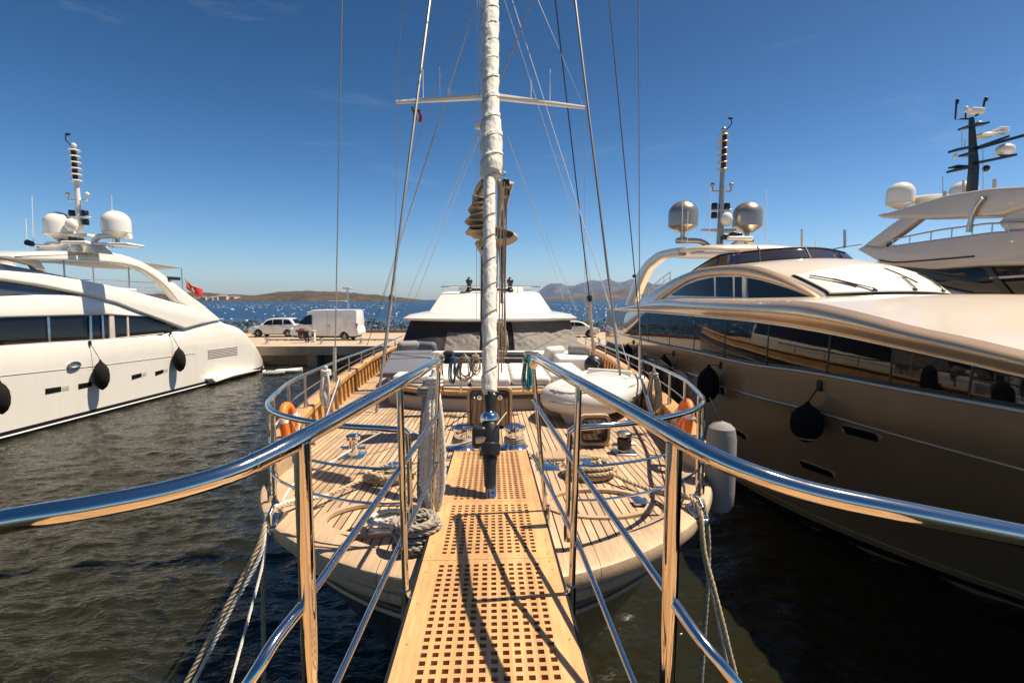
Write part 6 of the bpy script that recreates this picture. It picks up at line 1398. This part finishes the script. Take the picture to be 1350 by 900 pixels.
MB().tube([(jx[0]+.4, 32.4, .45), (jx[0]+.2, 32.4, .85)], .07, 8).tube([(jx[0]+.2, 32.05, .88), (jx[0]+.2, 32.75, .88)], .03, 8).build('handlebar', M_['black'], t)
jx = PZ(492, 500, 0); jx = PY(492, 474, 22); t = thing('covered_boat', (jx[0], 27, 0), 'small open boat under a dull blue tarpaulin beyond the left guard rail', 'boat'); jx = PY(492, 478, 27)
mb = MB(); rs = []
for y, w in ((-2.4, .75), (-1, .95), (0.5, .95), (1.8, .6), (2.6, .06)): rs.append([(jx[0]+w*1.0, 27+y, .75), (jx[0]+w*.8, 27+y, .1), (jx[0], 27+y, -.2), (jx[0]-w*.8, 27+y, .1), (jx[0]-w, 27+y, .75)])
mb.rings(rs, True, True, False).build('hull', M_['white'], t)
MB().rings([[(jx[0]-w*1.05, 27+y, .70), (jx[0]-w*1.03, 27+y, .80), (jx[0]-w*.5, 27+y, 1.1), (jx[0], 27+y, 1.25), (jx[0]+w*.5, 27+y, 1.1), (jx[0]+w*1.03, 27+y, .80), (jx[0]+w*1.05, 27+y, .70)] for y, w in ((-2.45, .75), (-1, .95), (0.5, .95), (1.8, .6), (2.65, .08))], True, True, False).build('tarpaulin', mat('blue_tarpaulin', (.09, .14, .22), .6, bump=(3, .08)), t)

# ================================================================== white yacht far right
X3 = 15.6
f3 = lambda y, z: X3-.05*(z-4)*-1
def P3(px): return [(lambda p: (p[1], p[2]))(PF(u, v, f3, 2, 90)) for u, v in px]
ty = thing('distant_motor_yacht', (X3+3.2, 18, 0), 'tall white motor yacht with a black mast behind the bronze yacht at the right', 'motor yacht')
def slab3(px, name, m, depth=6.4, off=0, r=.1, parent=None, mirror=False):
    P = P3(px); g = lambda y, z: f3(y, z)
    n = len(P); A = sum(P[i][0]*P[(i+1) % n][1]-P[(i+1) % n][0]*P[i][1] for i in range(n)); sg = 1 if A > 0 else -1
    def inset(d):
        out = []
        for i in range(n):
            a, b, c = np.array(P[i-1]), np.array(P[i]), np.array(P[(i+1) % n]); t1 = (b-a)/(np.linalg.norm(b-a)+1e-9); t2 = (c-b)/(np.linalg.norm(c-b)+1e-9)
            n1 = np.array([-t1[1], t1[0]])*sg; n2 = np.array([-t2[1], t2[0]])*sg; k = n1+n2; k = k/max(np.dot(k, k)/2, .35); out.append(b+k*d)
        return out
    rs = []
    for d, e in ((r, 0), (r*.45, r*.12), (r*.12, r*.45), (0, r), (0, depth-r), (r*.45, depth-r*.12), (r, depth)): q = inset(d); rs.append([(g(y, z)+off+e, y, z) for y, z in q])
    if mirror: rs = [[(2*(X3+3.2)-p[0], p[1], p[2]) for p in q] for q in rs]
    return MB().rings(rs, True, True).build(name, m, parent or ty, ang=40)
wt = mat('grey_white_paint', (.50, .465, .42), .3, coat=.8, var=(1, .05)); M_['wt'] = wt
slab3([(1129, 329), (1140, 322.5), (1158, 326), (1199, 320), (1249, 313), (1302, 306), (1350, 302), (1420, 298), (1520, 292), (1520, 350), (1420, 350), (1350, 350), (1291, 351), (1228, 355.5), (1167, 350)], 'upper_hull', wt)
slab3([(1150, 345), (1228, 354), (1350, 348.5), (1520, 348), (1520, 396), (1420, 394), (1350, 392), (1302, 392), (1240, 380)], 'window_band', M_['glass'], 6.0, off=.15, r=.01)
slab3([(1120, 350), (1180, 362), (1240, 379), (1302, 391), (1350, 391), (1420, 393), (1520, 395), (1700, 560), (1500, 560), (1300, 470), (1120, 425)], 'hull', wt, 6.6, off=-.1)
P = P3([(1160, 343), (1180, 346), (1225, 343), (1285, 338)]); MB().tube([(f3(*p)-.02, *p) for p in smooth_path([np.array(q) for q in P], .3)], .03, 6).build('side_groove', M_['black'], ty)
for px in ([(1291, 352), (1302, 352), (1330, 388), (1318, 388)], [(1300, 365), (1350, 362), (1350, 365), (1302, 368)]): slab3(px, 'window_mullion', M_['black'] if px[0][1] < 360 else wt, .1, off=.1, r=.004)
pil = [(1139, 323), (1173, 297), (1196, 281), (1226, 276), (1207, 292), (1186, 308), (1161, 326)]
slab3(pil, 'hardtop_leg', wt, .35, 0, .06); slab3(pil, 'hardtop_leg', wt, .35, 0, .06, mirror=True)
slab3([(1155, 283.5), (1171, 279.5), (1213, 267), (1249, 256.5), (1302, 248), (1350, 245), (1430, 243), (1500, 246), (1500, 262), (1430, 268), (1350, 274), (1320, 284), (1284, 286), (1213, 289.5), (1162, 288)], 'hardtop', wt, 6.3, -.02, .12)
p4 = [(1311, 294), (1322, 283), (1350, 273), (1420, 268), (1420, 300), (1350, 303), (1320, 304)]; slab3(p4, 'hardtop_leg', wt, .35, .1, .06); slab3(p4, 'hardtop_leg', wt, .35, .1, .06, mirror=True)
st = smooth_path([np.array(PX(u, v, X3+.1)) for u, v in ((1297, 261), (1288, 273), (1281, 288), (1277, 306))], .2); MB().tube(st, .08, 8).build('hardtop_strut', M_['steel_dull'], ty)
R3 = [(1158, 325), (1179, 315), (1240, 303), (1300, 295), (1350, 293), (1420, 290)]; q = MB(); Pp = [PX(u, v, X3+.15) for u, v in R3]; q.tube(Pp, .03, 6)
for k in range(12): t_ = k/11*(len(Pp)-1); i = min(int(t_), len(Pp)-2); p = lerp(Pp[i], Pp[i+1], t_-i); q.tube([p, p-np.array([0, 0, .45])], .02, 6)
q.build('side_rail', M_['steel_dull'], ty)
Y3 = 20.5
dome(PY(1187, 259, Y3), 16/F*Y3, M_['white'], ty, M_['beige']); dome(PY(1270, 257, Y3+1), 16.5/F*Y3, M_['white'], ty, M_['beige'])
c = PY(1222, 263, Y3); MB().lathe([(.1, -.25), (.9, -.05), (.95, .0), (.7, .1), (.05, .14)], c, n=24).build('flat_antenna', M_['white'], ty)
# black mast: the masthead stands forward of the domes
mb0, mb1 = PY(1280, 262, 18.5), PY(1280.5, 155, 18.5); bm_ = MB()
bm_.rings([[(p[0]-w, 18.5-d, z), (p[0]+w, 18.5-d, z), (p[0]+w*.8, 18.5+d, z), (p[0]-w*.8, 18.5+d, z)] for p, w, d, z in ((mb0, .17, .12, mb0[2]-.6), (mb0, .14, .1, lerp(mb0[2], mb1[2], .4)), (mb1, .06, .06, mb1[2]))], True, True)
mast3 = bm_.build('black_mast', M_['black'], ty)
def arm(u0, v0, u1, v1, th=3.0, name='mast_arm', w=.2):
    a, b = PY(u0, v0, 18.5), PY(u1, v1, 18.5); h = th/F*18.5/2
    MB().rings([[(p[0], 18.5-w*k, p[2]-h), (p[0], 18.5+w*k, p[2]-h), (p[0], 18.5+w*k, p[2]+h), (p[0], 18.5-w*k, p[2]+h)] for p, k in ((a, 1), (b, .7))], True, True).build(name, M_['black'], mast3)
arm(1283, 216, 1336, 205); arm(1284, 196, 1326, 181); arm(1256, 199, 1280, 194); arm(1254, 225.5, 1278, 221); arm(1256, 220, 1278, 220, 2); arm(1269, 169, 1300, 163, 2.5); arm(1284, 197, 1352, 178, 4, 'yard', .12); arm(1270, 204, 1280, 204, 2.5)
def tub(P, r, name, m='black'): MB().tube([PY(u, v, 18.5) for u, v in P], r, 6).build(name, M_[m], mast3)
tub([(1261, 134), (1259.5, 157), (1276, 157)], .035, 'antenna_frame'); tub([(1286, 153), (1296, 147), (1298, 132)], .035, 'antenna_frame'); tub([(1273, 157), (1273, 148)], .03, 'antenna_frame')
for (u, v, r, sc, m) in ((1300, 131, .08, (.8, .8, 1.2), 'black'), (1274, 145, .11, (.7, .7, 1.3), 'white'), (1298, 179, .33, (1, 1, .3), 'white'), (1325, 198, .30, (1.05, 1, .8), 'white'), (1259.5, 207, .1, (.7, .7, 1.3), 'white'), (1300, 222, .12, (1, 1, 1), 'black'), (1291, 162, .1, (1.3, 1, .6), 'white'), (1262, 134, .06, (1, 1, 2), 'black')): MB().ball(PY(u, v, 18.5), r, 16, sc).build('mast_antenna', M_[m], mast3)
a, b = PY(1278, 147, 18.5), PY(1295, 142, 18.5); MB().rbox((a[0], 18.35, a[2]-.1), (b[0], 18.65, a[2]+.12), .05).build('radar_scanner', M_['white'], mast3)
for dv in (170, 174.5): a, b = PY(1313, dv, 18.5), PY(1326, dv, 18.5); MB().rbox((a[0], 18.35, a[2]-.05), (b[0], 18.65, a[2]+.04), .02).build('mast_lamp', M_['whitecloth'], mast3)
for u, v0, v1, r in ((1243, 262, 232, .015), (1246, 262, 252, .05), (1270, 254, 238, .04), (1311, 248, 236, .06), (1296, 250, 190, .01), (1268, 193, 170, .012), (1272, 193, 183, .012)): MB().tube([PY(u, v0, 18.5), PY(u, v1, 18.5)], r, 6).build('whip_antenna', M_['beige'], ty)
# rail and mast tips of a boat behind the flybridge
tub_ = MB().tube([PY(1075, 333, 24), PY(1110, 326, 24), PY(1136, 322, 24)], .03, 6)
tub_.build('aft_rail', M_['steel_dull'], ty)
MB().tube([PY(1113.5, 327, 24), PY(1113.5, 303, 24)], .07, 8).build('aft_post', M_['steel_dull'], ty)

# ================================================================== light, air, view
S = np.array([.50, .05, 1.0]); S /= np.linalg.norm(S); el = math.asin(S[2]); az = math.atan2(S[0], S[1])
sun = bpy.data.lights.new('sun', 'SUN'); sun.energy = 5.0; sun.angle = R(.53); sun.color = (1, .88, .70)
so = bpy.data.objects.new('sun', sun); col.objects.link(so); so.rotation_euler = Vector(tuple(S)).to_track_quat('Z', 'Y').to_euler(); so.location = (20, 10, 40)
w = bpy.data.worlds.new("World"); scn.world = w; w.use_nodes = True; nt = w.node_tree; bg = nt.nodes['Background']
sky = nt.nodes.new('ShaderNodeTexSky'); sky.sky_type = 'NISHITA'; sky.sun_disc = False; sky.sun_elevation = el; sky.sun_rotation = az
sky.air_density = 1.0; sky.dust_density = 1.2; sky.ozone_density = 4.5; sky.altitude = 800
hs_ = nt.nodes.new('ShaderNodeHueSaturation'); hs_.inputs['Saturation'].default_value = 1.28; nt.links.new(sky.outputs[0], hs_.inputs['Color'])
tcw = nt.nodes.new('ShaderNodeTexCoord'); mpw = nt.nodes.new('ShaderNodeMapping'); mpw.inputs['Rotation'].default_value = (0, R(28), R(20)); mpw.inputs['Scale'].default_value = (1.2, 3.0, 9)
nzw = nt.nodes.new('ShaderNodeTexNoise'); nzw.inputs['Scale'].default_value = 1.6; nzw.inputs['Detail'].default_value = 9; nzw.inputs['Roughness'].default_value = .62; nzw.inputs['Distortion'].default_value = .6
crw = nt.nodes.new('ShaderNodeMapRange'); crw.inputs[1].default_value = .6; crw.inputs[2].default_value = .85; crw.inputs[4].default_value = .2
mxw = nt.nodes.new('ShaderNodeMix'); mxw.data_type = 'RGBA'; mxw.inputs[7].default_value = (6.5, 7.5, 9.0, 1)
nt.links.new(tcw.outputs['Generated'], mpw.inputs[0]); nt.links.new(mpw.outputs[0], nzw.inputs['Vector']); nt.links.new(nzw.outputs['Fac'], crw.inputs[0]); nt.links.new(crw.outputs[0], mxw.inputs[0])
sxw = nt.nodes.new('ShaderNodeSeparateXYZ'); nt.links.new(tcw.outputs['Generated'], sxw.inputs[0])
grw = nt.nodes.new('ShaderNodeMapRange'); grw.interpolation_type = 'SMOOTHSTEP'; grw.inputs[1].default_value = -.05; grw.inputs[2].default_value = .52; grw.inputs[3].default_value = 1.65; grw.inputs[4].default_value = .84; nt.links.new(sxw.outputs[2], grw.inputs[0])
scw = nt.nodes.new('ShaderNodeVectorMath'); scw.operation = 'SCALE'; nt.links.new(hs_.outputs[0], scw.inputs[0]); nt.links.new(grw.outputs[0], scw.inputs['Scale']); nt.links.new(scw.outputs[0], mxw.inputs[6]); nt.links.new(mxw.outputs[2], bg.inputs[0]); bg.inputs[1].default_value = .053
HAZE = True
if HAZE:
    hz = bpy.data.materials.new('haze_air'); hz.use_nodes = True; n = hz.node_tree; n.nodes.clear(); ou = n.nodes.new('ShaderNodeOutputMaterial'); pv = n.nodes.new('ShaderNodeVolumePrincipled')
    pv.inputs['Color'].default_value = (.42, .62, 1, 1); pv.inputs['Density'].default_value = .000035; pv.inputs['Anisotropy'].default_value = .3; n.links.new(pv.outputs[0], ou.inputs['Volume'])
    tag(MB().box((-9500, -80, -10.5), (9500, 12500, 420)).build('haze', hz, smooth=False), kind='stuff')
scn.view_settings.view_transform = 'Standard'; scn.view_settings.look = 'None'; scn.view_settings.gamma = 1; scn.view_settings.exposure = 0.72
scn.view_settings.use_curve_mapping = False
